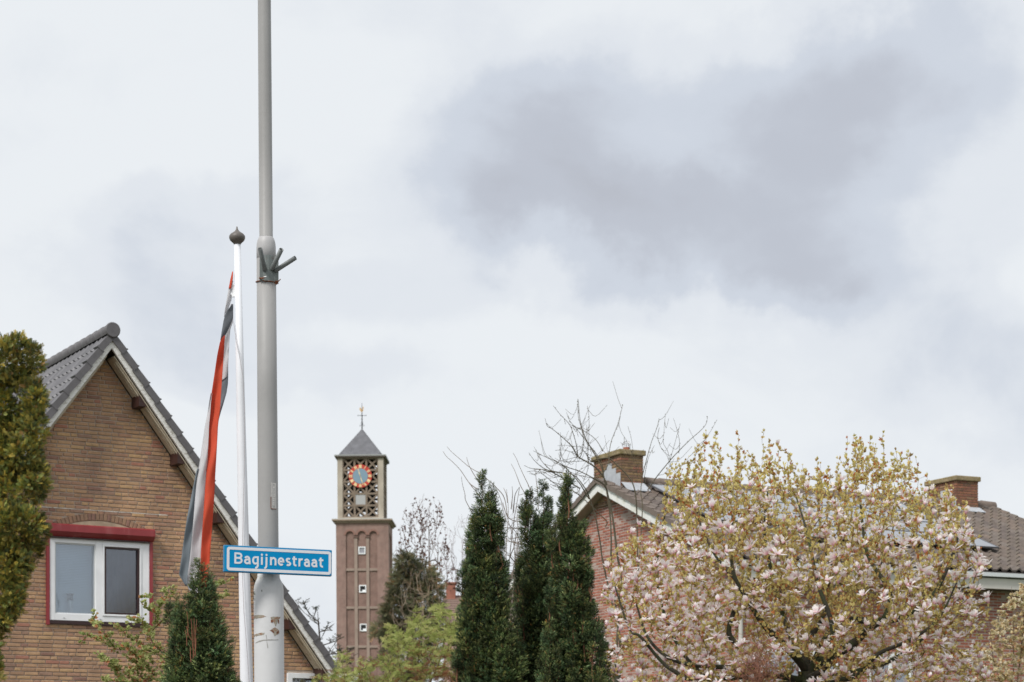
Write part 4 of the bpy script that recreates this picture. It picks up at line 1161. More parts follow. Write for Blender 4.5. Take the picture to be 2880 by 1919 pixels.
def hollow(p0, p1, r, t=.0022, n=20):
    d = (p1 - p0).normalized(); a = d.cross(Vector((0, 0, 1))).normalized(); b = d.cross(a); vs = []; fs = []
    for (p, q) in ((p0, r), (p1, r), (p1, r - t), (p0 + d * .01, r - t)):
        for k in range(n):
            w = 2 * math.pi * k / n; vs.append(p + (a * math.cos(w) + b * math.sin(w)) * q)
    for i in range(3):
        for k in range(n): fs.append((i * n + k, (i + 1) * n + k, (i + 1) * n + (k + 1) % n, i * n + (k + 1) % n))
    fs.append(tuple(3 * n + k for k in range(n)))
    return MB().add(vs, fs)
for (x0, y0, d0, x1, y1, d1) in ((748.5, 766, -rpl - .0, 741.8, 721.5, -.175), (768, 763, -rpl * .88, 800, 720.5, -.150), (777, 766, -rpl * .62, 836, 737, -.095)):
    me_ = hollow(bp(x0, y0, d0), bp(x1, y1, d1), 6.4 / PPM).mesh('tube', True)
    tb_ = obj('tube', me_, M_galv2, br)
    q0, q1 = bp(x0, y0, d0), bp(x1, y1, d1); dd_ = (q1 - q0).normalized()
    obj('bore_shade', MB().tube([q1 - dd_ * .030, q1 - dd_ * .006], 4.0 / PPM, 16), M_dark, tb_)  # dark plug added to stand for the shade inside the tube
mb = MB().tube([(29 / PPM * math.sin(R(a)), -29 / PPM * math.cos(R(a)), zb2 + .002 * math.sin(a * .05) + (-.003 if a > 0 else .004)) for a in range(-95, 100, 12)], .003, 6)
mb.tube([bp(733, 790, -rpl - .004), bp(741, 792, -rpl - .012), bp(752, 788, -rpl - .014)], .004, 6).tube([bp(776, 795, -rpl * .6), bp(784, 799, -rpl * .6 - .01), bp(792, 791, -rpl * .6 - .012)], .0028, 6).box(bp(776, 0, 0).x, bp(785, 0, 0).x, -rpl * .62, -rpl * .5, bp(0, 803, 0).z, bp(0, 794, 0).z)
obj('rusty_band', mb, M_rust, br)
obj('bolt_end', MB().tube([bp(747, 788.5, -rpl - .016), bp(754, 788, -rpl - .018)], .0032, 8), M_white, br)

# ------------------------------------------------------------------ street sign
SY = R(21)
TLp = at(630.5, 1532.5, 11.30)
sgn = thing('street_sign', 'blue street name sign reading Bagijnestraat on the lamp post', 'street sign', TLp, SY)
sgn.rotation_euler = (0, R(.5), SY)
SWd, SHt, STh = .634, .1525, .030
M_blue = stain_layer(stain_layer(mat('sign_blue', (.0, .235, .50), .55, var=.03, vscale=8, spec=.12), (.02, .13, .25), 7, .55, .75, (1, 1, 1), .25), (.35, .12, .05), 60, .72, .76, (1, 1, 1), .9)
M_bluee = stain_layer(mat('sign_edge_blue', (.02, .17, .33), .5, var=.12, vscale=30), (.30, .13, .06), 28, .63, .70, (1, 1, 1), .8)
M_sw = mat('sign_white', (.68, .68, .71), .4, var=.03, vscale=20)
bevel(obj('box_frame', MB().box(0, SWd, 0, STh, -SHt, 0), M_bluee, sgn), .004)
def rrect(x0, x1, z0, z1, r, y, n=6):
    out = []
    for cx_, cz_, a0 in ((x1 - r, z1 - r, 0), (x0 + r, z1 - r, 90), (x0 + r, z0 + r, 180), (x1 - r, z0 + r, 270)):
        for q in range(n + 1):
            a = R(a0 + 90 * q / n); out.append((cx_ + r * math.cos(a), y, cz_ + r * math.sin(a)))
    return out
obj('face', MB().prism(rrect(.004, SWd - .004, -SHt + .004, -.004, .008, -.001), (0, .004, 0)), M_blue, sgn)
o_ = rrect(.0155, SWd - .0055, -SHt + .008, -.0095, .016, -.0022); i_ = rrect(.0305, SWd - .0205, -SHt + .024, -.0255, .003, -.0022)
n = len(o_)
vs = o_ + i_ + [(x, y + .0012, z) for x, y, z in o_] + [(x, y + .0012, z) for x, y, z in i_]
fs = []
for k in range(n):
    k2 = (k + 1) % n
    fs += [(k, k2, n + k2, n + k), (2 * n + k, 2 * n + k2, k2, k), (n + k, n + k2, 3 * n + k2, 3 * n + k)]
obj('border', MB().add(vs, fs), M_sw, sgn)
def arc(cx, cy, rx, ry, a0, a1, n=14):
    return [(cx + rx * math.cos(R(a0 + (a1 - a0) * q / n)), cy + ry * math.sin(R(a0 + (a1 - a0) * q / n))) for q in range(n + 1)]
# letters as centre lines: unit = x-height 1.0, stroke .20
X = 1.0; ST = .205; CAP = 1.36
def glyph(ch, w):
    h = ST / 2; W = w
    if ch == 'B':
        t = CAP - h; m = CAP * .52
        return [[(h, 0), (h, CAP)], [(0.02, t), (W * .52, t)] + arc(W * .52, (t + m) / 2, W * .34, (t - m) / 2, 90, -90) + [(.02, m)], [(W * .5, m)] + arc(W * .55, (m + h) / 2, W * .45 - h, (m - h) / 2, 90, -90) + [(0.02, h)]]
    if ch == 'a':
        return [arc(W * .46, .62, W * .46 - h, .38 - h, 158, 0, 14) + [(W - h, 0)], [(W - h, .57)] + [(W * .5, .57)] + arc(W * .42, .335, W * .42 - h, .335 - h, 90, 270) + [(W * .55, h), (W - h, .22)]]
    if ch == 'g':
        return [[(W, X - h), (W * .55, X - h)] + arc(W * .46, .5, W * .46 - h, .5 - h, 90, 290) + [(W - h, .2)], [(W - h, X), (W - h, -.08)] + arc(W - h - .30, -.08, .30, .33, 0, -95, 9)]
    if ch == 'i': return [[(W / 2, 0), (W / 2, X - .02)], 'dot']
    if ch == 'j': return [[(W * .62, X - .02), (W * .62, -.05)] + arc(W * .62 - .28, -.06, .28, .35, 0, -85, 8), 'dotj']
    if ch == 'n': return [[(h, 0), (h, X)], [(h, .68)] + arc(W / 2 + .02, .60, W / 2 - h - .02, .40 - h, 150, 0, 12) + [(W - h, 0)]]
    if ch == 'e': return [[(h + .05, .50), (W - h, .52)] + arc(W / 2, .53, W / 2 - h, .47 - h, 0, 180, 14) + arc(W / 2, .47, W / 2 - h, .47 - h, 180, 315, 12)]
    if ch == 's': return [arc(W * .52, .73, W * .42 - h + .03, .27 - h, 35, 200, 10) + [(W * .35, .54), (W * .66, .45)] + arc(W * .5, .27, W * .5 - h, .27 - h, 25, -140, 12)]
    if ch == 't': return [[(W * .42, 1.22), (W * .42, .30)] + arc(W * .42 + .24, .30, .24, .30 - h, 180, 285, 8), [(0, .90), (W, .90)]]
    if ch == 'r': return [[(h, 0), (h, X)], [(h, .62)] + arc(W * .72, .55, W * .72 - h, .45 - h, 165, 68, 8)]
def stroke_mesh(mbk, pts, w, y, sx, sz, ox, oz):
    P_ = [Vector((p[0] * sx + ox, p[1] * sz + oz)) for p in pts]
    q = [P_[0]]
    for p in P_[1:]:
        if (p - q[-1]).length > 2e-4: q.append(p)
    P_ = q; Ls = []; Rs = []
    for i, p in enumerate(P_):
        d0 = (p - P_[i - 1]).normalized() if i > 0 else (P_[1] - p).normalized()
        d1 = (P_[i + 1] - p).normalized() if i < len(P_) - 1 else d0
        d = (d0 + d1).normalized(); nrm = Vector((-d.y, d.x)); k = 1 / max(.55, nrm.dot(Vector((-d0.y, d0.x))))
        Ls.append(p + nrm * w / 2 * k); Rs.append(p - nrm * w / 2 * k)
    n = len(P_); vs = []; fs = []
    for a, b in zip(Ls, Rs): vs += [(a.x, y, a.y), (b.x, y, b.y), (a.x, y + .0014, a.y), (b.x, y + .0014, b.y)]
    for i in range(n - 1):
        a, b = i * 4, i * 4 + 4
        fs += [(a, a + 1, b + 1, b), (a, b, b + 2, a + 2), (a + 1, a + 3, b + 3, b + 1)]
    mbk.add(vs, fs)
letters = [('B', 278, 435), ('a', 470, 597), ('g', 628, 755), ('i', 798, 840), ('j', 862, 940), ('n', 983, 1107), ('e', 1138, 1264), ('s', 1290, 1402), ('t', 1424, 1516), ('r', 1553, 1642), ('a', 1662, 1783), ('a', 1812, 1932), ('t', 1958, 2053)]
xh = .305 * SHt; 
M_let = M_sw
for ch, xa, xb in letters:
    u0 = (xa - 75) / 2155 * SWd; u1 = (xb - 75) / 2155 * SWd
    oz = -SHt + .317 * SHt
    mb = MB(); wu = (u1 - u0) / xh
    w = .0108
    i0 = 0
    for gl in glyph(ch, wu):
        if gl in ('dot', 'dotj'):
            cx_ = u0 + (u1 - u0) * (.5 if gl == 'dot' else .62); cz_ = oz + xh * 1.235
            vs = [(cx_ + .0063 * math.cos(a), -.0024, cz_ + .0063 * math.sin(a)) for a in np.linspace(0, 2 * math.pi, 14)[:-1]]
            mb.prism(vs, (0, .0014, 0))
        else:
            stroke_mesh(mb, gl, w, -.0024 - .00025 * i0, xh, xh, u0, oz); i0 += 1
    obj('letter', mb, M_let, sgn)
obj('clamp', MB().box(.20, .34, STh, STh + .05, -.11, -.05), M_galv2, sgn)

# ================================================================== FLAGPOLE AND FLAG
YF = 18.0; PF = F / YF
def fz(py): return CAMZ + (HZ - py) / F * YF
fb = at(690.5, 2150 + CAMZ * PF, YF)
M_fp = mat('flagpole_white', (.76, .77, .81), .35, var=.05, vscale=3)
fp = thing('flagpole', 'white tapered flagpole with grey onion knob in front of the tan house', 'flagpole', (fb.x + .06, YF, 0))
fp.rotation_euler = (0, R(-1.22), 0)
L_ = fz(688) / math.cos(R(1.12))
obj('pole', MB().lathe([(19.5 / PF, 0), (18.5 / PF, fz(1919)), (15 / PF, fz(1500)), (11.6 / PF, fz(1060)), (9.2 / PF, L_)], 28).mesh('pole', True), M_fp, fp)
kn = [(9.6, 0), (10.2, 2), (14, 6), (19.5, 11), (22.6, 18), (22.2, 24), (18.5, 29), (12, 33.5), (6.5, 37.5), (3.6, 41.5), (2.2, 46), (1.6, 50), (.4, 51)]
obj('finial', MB().lathe([(a / PF, L_ + b / PF) for a, b in kn], 32).mesh('finial', True), mat('finial_grey', (.13, .115, .105), .5, var=.15, vscale=12), fp)
# halyard
def fl_at(px, py, d=0): return at(px, py, YF + d)
hl = bpy.data.objects.new('halyard', MB().tube([fl_at(657, 905, -.03), fl_at(664, 960, -.05), fl_at(675, 1010, -.06), (fl_at(683, 1060, -.06)), fl_at(687, 1150, -.05), fl_at(688, 1290, -.05), fl_at(685, 1400, -.06), fl_at(681, 1600, -.07), fl_at(686, 1720, -.08), fl_at(697, 1860, -.08), fl_at(705, 1990, -.08)], .0028, 5).mesh('halyard'))
col.objects.link(hl); hl.data.materials.append(mat('rope', (.42, .40, .42), .8)); hl['label'] = 'thin halyard rope running down the white flagpole'; hl['category'] = 'rope'
obj('cleat', MB().box(-.03, .0, -.012, .012, 0, .11).box(-.045, -.03, -.01, .01, .02, .05), M_white, fp, (-9 / PF, 0, fz(835)))
M_cloth = {}
for nm, c in (('red', (.74, .12, .055)), ('white', (.74, .73, .75)), ('blue', (.27, .31, .345)), ('darkblue', (.19, .205, .23))):
    m = mat('flag_' + nm, c, .75, var=.05, vscale=6, bump=.25, bscale=9, translucent=.45); M_cloth[nm] = m
flag = thing('flag', 'red white and blue flag hanging limp and folded beside the flagpole', 'flag', fl_at(655, 765))
def panel(name, colour, rows_, d, wob=.02, label=None):
    """rows_: (y, x left, x right) in the photo, lofted as cloth at depth d, folded gently front to back"""
    ys = [r[0] for r in rows_]; yy = np.arange(ys[0], ys[-1] + .1, 6.0)
    xl = np.interp(yy, ys, [r[1] for r in rows_]); xr = np.interp(yy, ys, [r[2] for r in rows_])
    vs = []; fs = []; K = 7
    for i, y in enumerate(yy):
        for k in range(K):
            f = k / (K - 1); x = xl[i] + (xr[i] - xl[i]) * f
            dep = d + wob * math.sin(f * 3.1 + y * .012 + d * 9) + .008 * math.sin(y * .05 + f * 4)
            vs.append(fl_at(x, y, dep) - flag.location)
    for i in range(len(yy) - 1):
        for k in range(K - 1): fs.append((i * K + k, (i + 1) * K + k, (i + 1) * K + k + 1, i * K + k + 1))
    me_ = MB().add(vs, fs).mesh(name, True)
    o = obj(name, me_, M_cloth[colour], flag)
    sld = o.modifiers.new('thickness', 'SOLIDIFY'); sld.thickness = .0012
    return o
# upper folds
panel('red_stripe', 'red', [(764, 653, 655.5), (785, 648, 655), (816, 642, 650)], -.02, .01)
panel('white_stripe', 'white', [(790, 648, 656), (816, 642, 653), (845, 637, 651), (875, 632, 640), (893, 630.5, 632)], .0, .015)
panel('blue_stripe', 'darkblue', [(856, 652, 656), (875, 638, 655.5), (893, 631, 655.5), (903, 628.5, 653), (935, 623, 639), (952, 620.5, 628), (963, 619, 620)], -.02, .015)
panel('white_stripe', 'white', [(855, 649, 656), (905, 640, 656), (925, 634, 648), (960, 628, 645), (1030, 622, 641.5), (1060, 622, 639), (1072, 621, 622)], .05, .01)
panel('blue_stripe', 'blue', [(1008, 641, 642), (1030, 634, 641.5), (1060, 626, 642), (1080, 621, 641), (1105, 617, 637), (1130, 614, 630), (1160, 612, 621), (1190, 610, 613)], .055, .01)
# main hanging length
panel('red_stripe', 'red', [(944, 631, 633), (950, 625, 632.5), (963, 618.5, 631.5), (1000, 611, 629), (1060, 602, 625), (1100, 596, 622), (1150, 590, 619), (1200, 587, 613), (1280, 583, 609), (1330, 580, 606), (1400, 575, 602.5), (1460, 571, 598.5), (1540, 566, 592), (1600, 563, 588), (1625, 562, 585), (1680, 561, 578)], -.05, .03)
panel('white_stripe', 'white', [(1105, 593, 597), (1130, 588.5, 593), (1150, 586, 592), (1200, 576, 588), (1290, 563, 584), (1330, 556, 581), (1400, 548.5, 576), (1500, 541, 569), (1570, 534, 565), (1640, 525, 563.5), (1654, 528, 563), (1672, 541, 563), (1690, 556, 562)], -.04, .03)
panel('blue_stripe', 'blue', [(1318, 555, 558), (1330, 551, 557), (1360, 545, 554), (1400, 537, 549), (1450, 527, 545.5), (1500, 519.5, 541.5), (1560, 511.5, 535), (1617, 503.5, 528), (1640, 517, 525.5), (1652, 525, 526.5)], -.035, .02)

# ================================================================== PLANTS: generators
def rot_to(dirs, roll):
    """(N,3,3) frames whose z axis is dirs"""
    d = dirs / np.linalg.norm(dirs, axis=1, keepdims=True)
    up = np.tile([0.13, 0.2, 1.0], (len(d), 1)); a = np.cross(up, d); nrm = np.linalg.norm(a, axis=1, keepdims=True); a = np.where(nrm < 1e-3, [[1, 0, 0]], a / np.maximum(nrm, 1e-6))
    b = np.cross(d, a); c, s = np.cos(roll)[:, None], np.sin(roll)[:, None]
    a2 = a * c + b * s; b2 = -a * s + b * c
    return np.stack([a2, b2, d], axis=2)

def quads_from_leafs(leaves):
    """leaves: (base, direction, length, width, normal) -> two-quad folded leaf"""
    V = []; Fq = []
    for base, d, L, w, nrm in leaves:
        base = Vector(base); d = Vector(d).normalized(); nrm = Vector(nrm); s = d.cross(nrm).normalized(); nn_ = s.cross(d)
        o = len(V); mid = base + d * L * .55
        V += [base, mid + s * w / 2 + nn_ * w * .18, base + d * L, mid - s * w / 2 + nn_ * w * .18]
        Fq.append((o, o + 1, o + 2, o + 3))
    return np.array([tuple(v) for v in V]), np.array(Fq)

def tubes_np(polys, sides=4):
    """polys: list of (P (k,3), rad (k,)) -> one quad mesh"""
    Vs, Fs, o = [], [], 0
    ang_ = np.arange(sides) * 2 * np.pi / sides; ca, sa_ = np.cos(ang_), np.sin(ang_)
    for P_, r_k in polys:
        P_ = np.asarray(P_, float); k = len(P_)
        if k < 2: continue
        t = np.gradient(P_, axis=0); t /= np.linalg.norm(t, axis=1, keepdims=True) + 1e-9
        ref = np.array([.37, .51, .77]); a = np.cross(t, ref); a /= np.linalg.norm(a, axis=1, keepdims=True) + 1e-9; b = np.cross(t, a)
        ring = P_[:, None, :] + np.asarray(r_k)[:, None, None] * (a[:, None, :] * ca[None, :, None] + b[:, None, :] * sa_[None, :, None])
        Vs.append(ring.reshape(-1, 3))
        i = np.arange(k - 1)[:, None] * sides; j = np.arange(sides)[None]
        Fs.append(np.stack([i + j, i + sides + j, i + sides + (j + 1) % sides, i + (j + 1) % sides], -1).reshape(-1, 4) + o); o += k * sides
    return np.concatenate(Vs), np.concatenate(Fs)

def catmull(pts, n=6):
    P_ = np.array(pts, float); P_ = np.concatenate([[2 * P_[0] - P_[1]], P_, [2 * P_[-1] - P_[-2]]])
    out = []
    for i in range(1, len(P_) - 2):
        p0, p1, p2, p3 = P_[i - 1], P_[i], P_[i + 1], P_[i + 2]
        for t in np.linspace(0, 1, n, endpoint=False):
            out.append(.5 * ((2 * p1) + (-p0 + p2) * t + (2 * p0 - 5 * p1 + 4 * p2 - p3) * t * t + (-p0 + 3 * p1 - 3 * p2 + p3) * t ** 3))
    out.append(P_[-2]); return np.array(out)

class Grow:
    """branch skeleton: given limbs first, then twigs that reach for target points from the nearest older wood"""
    def __init__(s, seedv): s.P = []; s.par = []; s.paths = []; s.g = np.random.default_rng(seedv)
    def limb(s, pts, start=None, n=6):
        C_ = catmull(pts, n); prev = -1 if start is None else start; ids = [] if start is None else [start]
        for p in C_[(0 if start is None else 1):]:
            s.P.append(np.array(p)); s.par.append(prev); prev = len(s.P) - 1; ids.append(prev)
        s.paths.append(ids); return ids
    def nearest(s, p, bias=1.0):
        A = np.array(s.P); d = p - A; dist = np.linalg.norm(d, axis=1); cost = dist + bias * np.maximum(0, -d[:, 2]) ; return int(np.argmin(cost))
    def reach(s, targets, up=.3, bias=1.0, seg=.16, jit=.02, lat=1.0):
        A = np.array(s.P)
        d0 = np.array([np.min(np.linalg.norm(A - t, axis=1)) for t in targets]); idx = np.argsort(d0)
        buf = np.zeros((len(s.P) + len(targets) * 24 + 10, 3)); n = len(s.P); buf[:n] = A
        for ti in idx:
            t = targets[ti]; d = t - buf[:n]; dist = np.linalg.norm(d, axis=1)
            k = int(np.argmin(np.linalg.norm(d * [lat, lat, 1], axis=1) + bias * np.maximum(0, -d[:, 2]))); L = dist[k]
            if L < seg * .8: continue
            p0 = buf[k]; pr = s.par[k]; dirp = (p0 - buf[pr]) if pr >= 0 else np.array([0, 0, 1.]); dirp = dirp / (np.linalg.norm(dirp) + 1e-9)
            c = p0 + (dirp * .25 + (t - p0) / L * .35) * L * .8 ; c2 = t - np.array([0, 0, up * L]) * .6 - (t - p0) * .12
            m = max(2, min(20, int(L / seg) + 1)); prev = k; ids = [k]
            for q in range(1, m + 1):
                f = q / m; p = (1 - f) ** 3 * p0 + 3 * (1 - f) ** 2 * f * c + 3 * (1 - f) * f * f * c2 + f ** 3 * t
                if q < m: p = p + s.g.normal(0, jit, 3)
                buf[n] = p; s.P.append(p.copy()); s.par.append(prev); prev = n; ids.append(n); n += 1
            s.paths.append(ids)
    def radii(s, tip=.003, power=2.2, maxr=.5):
        n = len(s.P); a = np.zeros(n); kids = np.zeros(n, bool)
        for i in range(n):
            if s.par[i] >= 0: kids[s.par[i]] = True
        for i in range(n - 1, -1, -1):
            if not kids[i]: a[i] += tip ** power
            if s.par[i] >= 0: a[s.par[i]] += a[i]
        s.r = np.minimum(a ** (1 / power), maxr); return s.r
    def polys(s, rmin=0, rmax=9):
        out = []
        for ids in s.paths:
            P_ = np.array([s.P[i] for i in ids]); r = s.r[ids].copy()
            if len(ids) > 1: r[0] = min(r[0], r[1] * 1.15)
            if rmin <= r.max() < rmax: out.append((P_, r))
        return out

def wood_obj(name, polys, sides, m, parent, loc, smooth=True, **kw):
    if not polys: return None
    V, Fq = tubes_np(polys, sides); V = V - np.array(loc)
    return obj(name, mesh_np(name, V, Fq, None, smooth), m, parent, **kw)

def sample_colour(g, n, cols, weights, var=.15):
    cols = np.array(cols); c = cols[g.choice(len(cols), n, p=np.array(weights) / sum(weights))]
    return c * g.uniform(1 - var, 1 + var, (n, 1))

M_leaf = mat('leaf', None, .6, attr=True, translucent=.45, spec=.3)
M_needle = mat('needle', None, .5, attr=True, translucent=.2, spec=.35)
M_bark_moss = mat('mossy_bark', (.042, .038, .026), .95, var=.35, vscale=8, bump=.6, bscale=30)
stain_layer(M_bark_moss, (.035, .05, .014), 6, .48, .6, (1, 1, 1), .8)
M_twig = mat('twig', (.16, .10, .06), .9, var=.25, vscale=4)
M_twig_grey = mat('grey_twig', (.20, .165, .135), .9, var=.25, vscale=3)

# ------------------------------------------------------------------ YEWS
def yew_spray(seedv, L=.050, nl=.022, nw=.0068, n=10):
    g = random.Random(seedv); lv = []
    for k in range(n):
        z = L * (k + .5) / n; a = k * 2.4 + g.uniform(-.4, .4)
        d = Vector((math.cos(a), math.sin(a), g.uniform(.7, 1.3)))
        l = nl * g.uniform(.8, 1.15) * (1 - .35 * k / n)
        lv.append(((0, 0, z), d, l, nw, (-math.sin(a) * .3, math.cos(a) * .3, .6)))
    lv.append(((0, 0, L * .9), (0, 0, 1), nl, nw * 1.2, (1, 0, 0)))
    lv.append(((0, 0, 0), (.05, 0, 1), L, .003, (0, 1, 0)))
    return quads_from_leafs(lv)

def yew(label, base_px, Y, stems, seedv, dens=1.0, hue=1.0, size=1.0, twigs=(), slim=13):
    g = np.random.default_rng(seedv); ppm = F / Y
    b = at(base_px, 2150 + CAMZ * ppm, Y)
    th = thing('yew', label, 'tree', (b.x, Y, 0), 0, 'columnar yews in the garden')
    loc = np.array([b.x, Y, 0.])
    T, Dr, Cl, Sc = [], [], [], []
    polys = []
    extra = []
    for (px, ptop, hw, taper, pbot) in stems:              # stray shoots that break the outline
        for _ in range(int((min(pbot, 1950) - ptop) / 34)):
            yy_ = g.uniform(ptop + 25, min(pbot, 1930)); sd = g.choice([-1, 1]); w_ = max(hw - slim, 4) * min(1, ((yy_ - ptop) / (taper * .7)) ** .55)
            extra.append((px + sd * (w_ + g.uniform(2, 9)), yy_ - g.uniform(5, 30), slim + g.uniform(4.5, 8), 40, yy_ + g.uniform(25, 70)))
    for (px, ptop, hw, taper, pbot) in list(stems) + extra:
        zt = CAMZ + (HZ - ptop) / ppm; zb = CAMZ + (HZ - pbot) / ppm; r0 = max(hw - slim, 4) / ppm; tp = taper * .7 / ppm; x0 = (px - 1440) / ppm
        yoff = g.uniform(-.12, .12) * (1 if hw < 80 else .3)
        H_ = zt - zb
        polys.append((np.array([[x0 + g.normal(0, .01), Y + yoff + .02, max(.02, zb - .2) + H_ * 1.0 * f + (.2 * f)] for f in np.linspace(0, .985, 8)]), np.linspace(.008, .002, 8)))
        # shoots: small upright lobes on the surface, each its own tuft
        area = 2 * math.pi * r0 * H_; nsh = int(area * 135 * dens) + 8
        zz = zt - H_ * g.random(nsh) ** .85
        prof = np.clip((zt - zz) / tp, 0, 1) ** .55 * r0 + .010
        th_ = g.uniform(0, 2 * math.pi, nsh)
        rr_ = prof * g.uniform(.70, 1.05, nsh) * (1 + .18 * np.sin(th_ * 3 + zz * 5 + seedv))
        cx_ = x0 + rr_ * np.cos(th_); cy_ = Y + yoff + rr_ * np.sin(th_)
        ln = g.uniform(.11, .24, nsh) * size * np.clip(prof / .08, .35, 1); wd = ln * g.uniform(.20, .30, nsh)
        shade = g.uniform(.35, 1.75, nsh) * (.75 + .35 * (rr_ / (prof + 1e-6)).clip(.7, 1.2))  # random tone per shoot; occlusion of inner shoots put into the colour
        for i in range(nsh):
            m = int(30 * size * size + 5)
            u = g.normal(0, 1, (m, 3)); u /= np.linalg.norm(u, axis=1, keepdims=True); u *= g.uniform(.75, 1, (m, 1))
            outw = np.array([math.cos(th_[i]), math.sin(th_[i]), 0])
            ax_ = np.array([0, 0, 1.]) + outw * .22
            p = np.array([cx_[i], cy_[i], zz[i] - ln[i] * .3]) + u * [wd[i], wd[i], ln[i] * .5] + outw * (u[:, 2:3] * ln[i] * .12)
            keep = p[:, 2] < zt - .02
            p = p[keep]; u_ = u[keep]
            T.append(p); Dr.append(ax_ * .45 + u_ * [1.2, 1.2, .5] + outw * .45 + g.normal(0, .15, (len(p), 3)))
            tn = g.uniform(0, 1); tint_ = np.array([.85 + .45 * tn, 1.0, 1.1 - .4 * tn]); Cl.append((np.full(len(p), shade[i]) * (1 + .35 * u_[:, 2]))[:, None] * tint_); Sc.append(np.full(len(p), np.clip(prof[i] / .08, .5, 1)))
        # leader spray tips
        m = 40; f = g.random(m)
        p = np.stack([x0 + g.normal(0, .006, m), Y + yoff + g.normal(0, .006, m), zt - .02 - f * .24], 1)
        T.append(p); a_ = g.uniform(0, 6.28, m); Dr.append(np.stack([np.cos(a_) * .7, np.sin(a_) * .7, np.full(m, .9)], 1)); Cl.append(np.full((m, 3), .95)); Sc.append(.45 + .3 * f)
    T = np.concatenate(T); Dr = np.concatenate(Dr); Cl = np.concatenate(Cl); Sc = np.concatenate(Sc) * g.uniform(.75, 1.15, len(T))
    Mx = rot_to(Dr, g.uniform(0, 6.28, len(T))) * Sc[:, None, None]
    cols = sample_colour(g, len(T), [(.026, .048, .021), (.050, .082, .036), (.082, .118, .055), (.14, .175, .095), (.17, .12, .055)], [3.5, 5, 4.5, 2.8, .4], .2) * Cl * hue
    parts = []
    tmp = [yew_spray(seedv * 10 + q) for q in range(3)]
    which = g.integers(0, 3, len(T))
    for q in range(3):
        k = which == q; TV, TF = tmp[q]
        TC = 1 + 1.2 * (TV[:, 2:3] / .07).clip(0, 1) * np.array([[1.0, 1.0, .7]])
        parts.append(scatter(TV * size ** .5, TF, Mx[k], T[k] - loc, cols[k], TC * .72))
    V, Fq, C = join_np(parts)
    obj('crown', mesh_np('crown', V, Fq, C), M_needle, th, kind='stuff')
    polys.append((np.array([[b.x, Y, 0], [b.x + .02, Y, 1.0], [b.x, Y + .02, 2.4]]), np.array([.07, .06, .035])))
    wood_obj('trunk', polys, 6, M_yb, th, loc)
    if twigs:
        wood_obj('cut_stems', [(np.array([tuple(at(x, y, Y + d)) for x, y in pl]), np.linspace(r0_, r0_ * .7, len(pl))) for pl, d, r0_ in twigs], 6, mat('bare_yew_wood', (.22, .085, .045), .85, var=.3, vscale=15), th, loc)
    return th
M_yb = mat('yew_bark', (.17, .075, .04), .9, var=.3, vscale=10)
YY = 18.0
yew('tall dark yew with twin tips standing alone in the middle of the picture', 1372, YY,
    [(1355, 1318, 31, 260, 1700), (1386, 1352, 23, 190, 1600), (1347, 1400, 36, 220, 1919), (1398, 1450, 26, 220, 1919), (1318, 1520, 21, 90, 1919), (1390, 1580, 46, 280, 2100), (1340, 1620, 46, 280, 2100), (1430, 1690, 34, 200, 2100), (1302, 1690, 26, 120, 2100)], 21)
yew('dark yew with two short points, left neighbour of the yew with one thin spire', 1498, YY + .7,
    [(1493, 1366, 26, 160, 1750), (1526, 1350, 26, 190, 1800), (1480, 1500, 32, 240, 1919), (1525, 1440, 40, 260, 1919), (1500, 1600, 46, 320, 2100), (1552, 1520, 26, 200, 1800)], 22, hue=.9)
yew('broad dark yew with one thin spire in front of the brick gable', 1610, YY - .4,
    [(1594, 1306, 15, 110, 1450), (1592, 1380, 24, 120, 1520), (1562, 1440, 22, 140, 1700), (1612, 1440, 33, 220, 1750), (1638, 1460, 26, 160, 1800), (1582, 1580, 35, 280, 2100), (1632, 1560, 39, 260, 2100), (1606, 1720, 54, 300, 2100), (1668, 1690, 30, 200, 2100), (1697, 1800, 26, 110, 2100), (1546, 1740, 30, 200, 2100)], 23)
Zy = lambda x, y: (480 + x / 4.37, 1560 + y / 4.37)
yew('small yew with a crooked tip and cut brown stems in front of the flag', 565, 15.5,
    [(565, 1570, 15, 40, 1660), (571, 1608, 22, 70, 1760), (588, 1615, 12, 50, 1700), (488, 1668, 13, 60, 1740), (512, 1690, 16, 60, 1800), (536, 1722, 34, 110, 2150), (540, 1672, 20, 90, 1740), (580, 1660, 34, 160, 1919), (612, 1700, 28, 160, 1919), (508, 1745, 28, 150, 2100), (590, 1760, 40, 220, 2150), (630, 1820, 22, 160, 2150), (500, 1850, 34, 150, 2150), (560, 1870, 44, 120, 2150), (655 - 15, 1880, 22, 90, 2150)], 24, dens=1.5, hue=1.1, size=.8, slim=2,
    twigs=[([Zy(285, 1260), Zy(268, 1080), Zy(258, 860), Zy(250, 790)], -.34, .0036), ([Zy(305, 1250), Zy(300, 1050), Zy(312, 900), Zy(322, 800)], -.35, .0034), ([Zy(275, 1280), Zy(285, 1100), Zy(290, 900), Zy(288, 780)], -.33, .0034), ([Zy(250, 1320), Zy(243, 1240), Zy(242, 1140)], -.36, .004), ([Zy(300, 1240), Zy(308, 1130), Zy(312, 1030)], -.36, .004),
           ([Zy(200, 1120), Zy(195, 1000), Zy(178, 930)], -.30, .003), ([Zy(205, 1000), Zy(215, 860), Zy(200, 700)], -.28, .003), ([Zy(260, 1060), Zy(225, 1000), Zy(190, 880)], -.22, .003)])

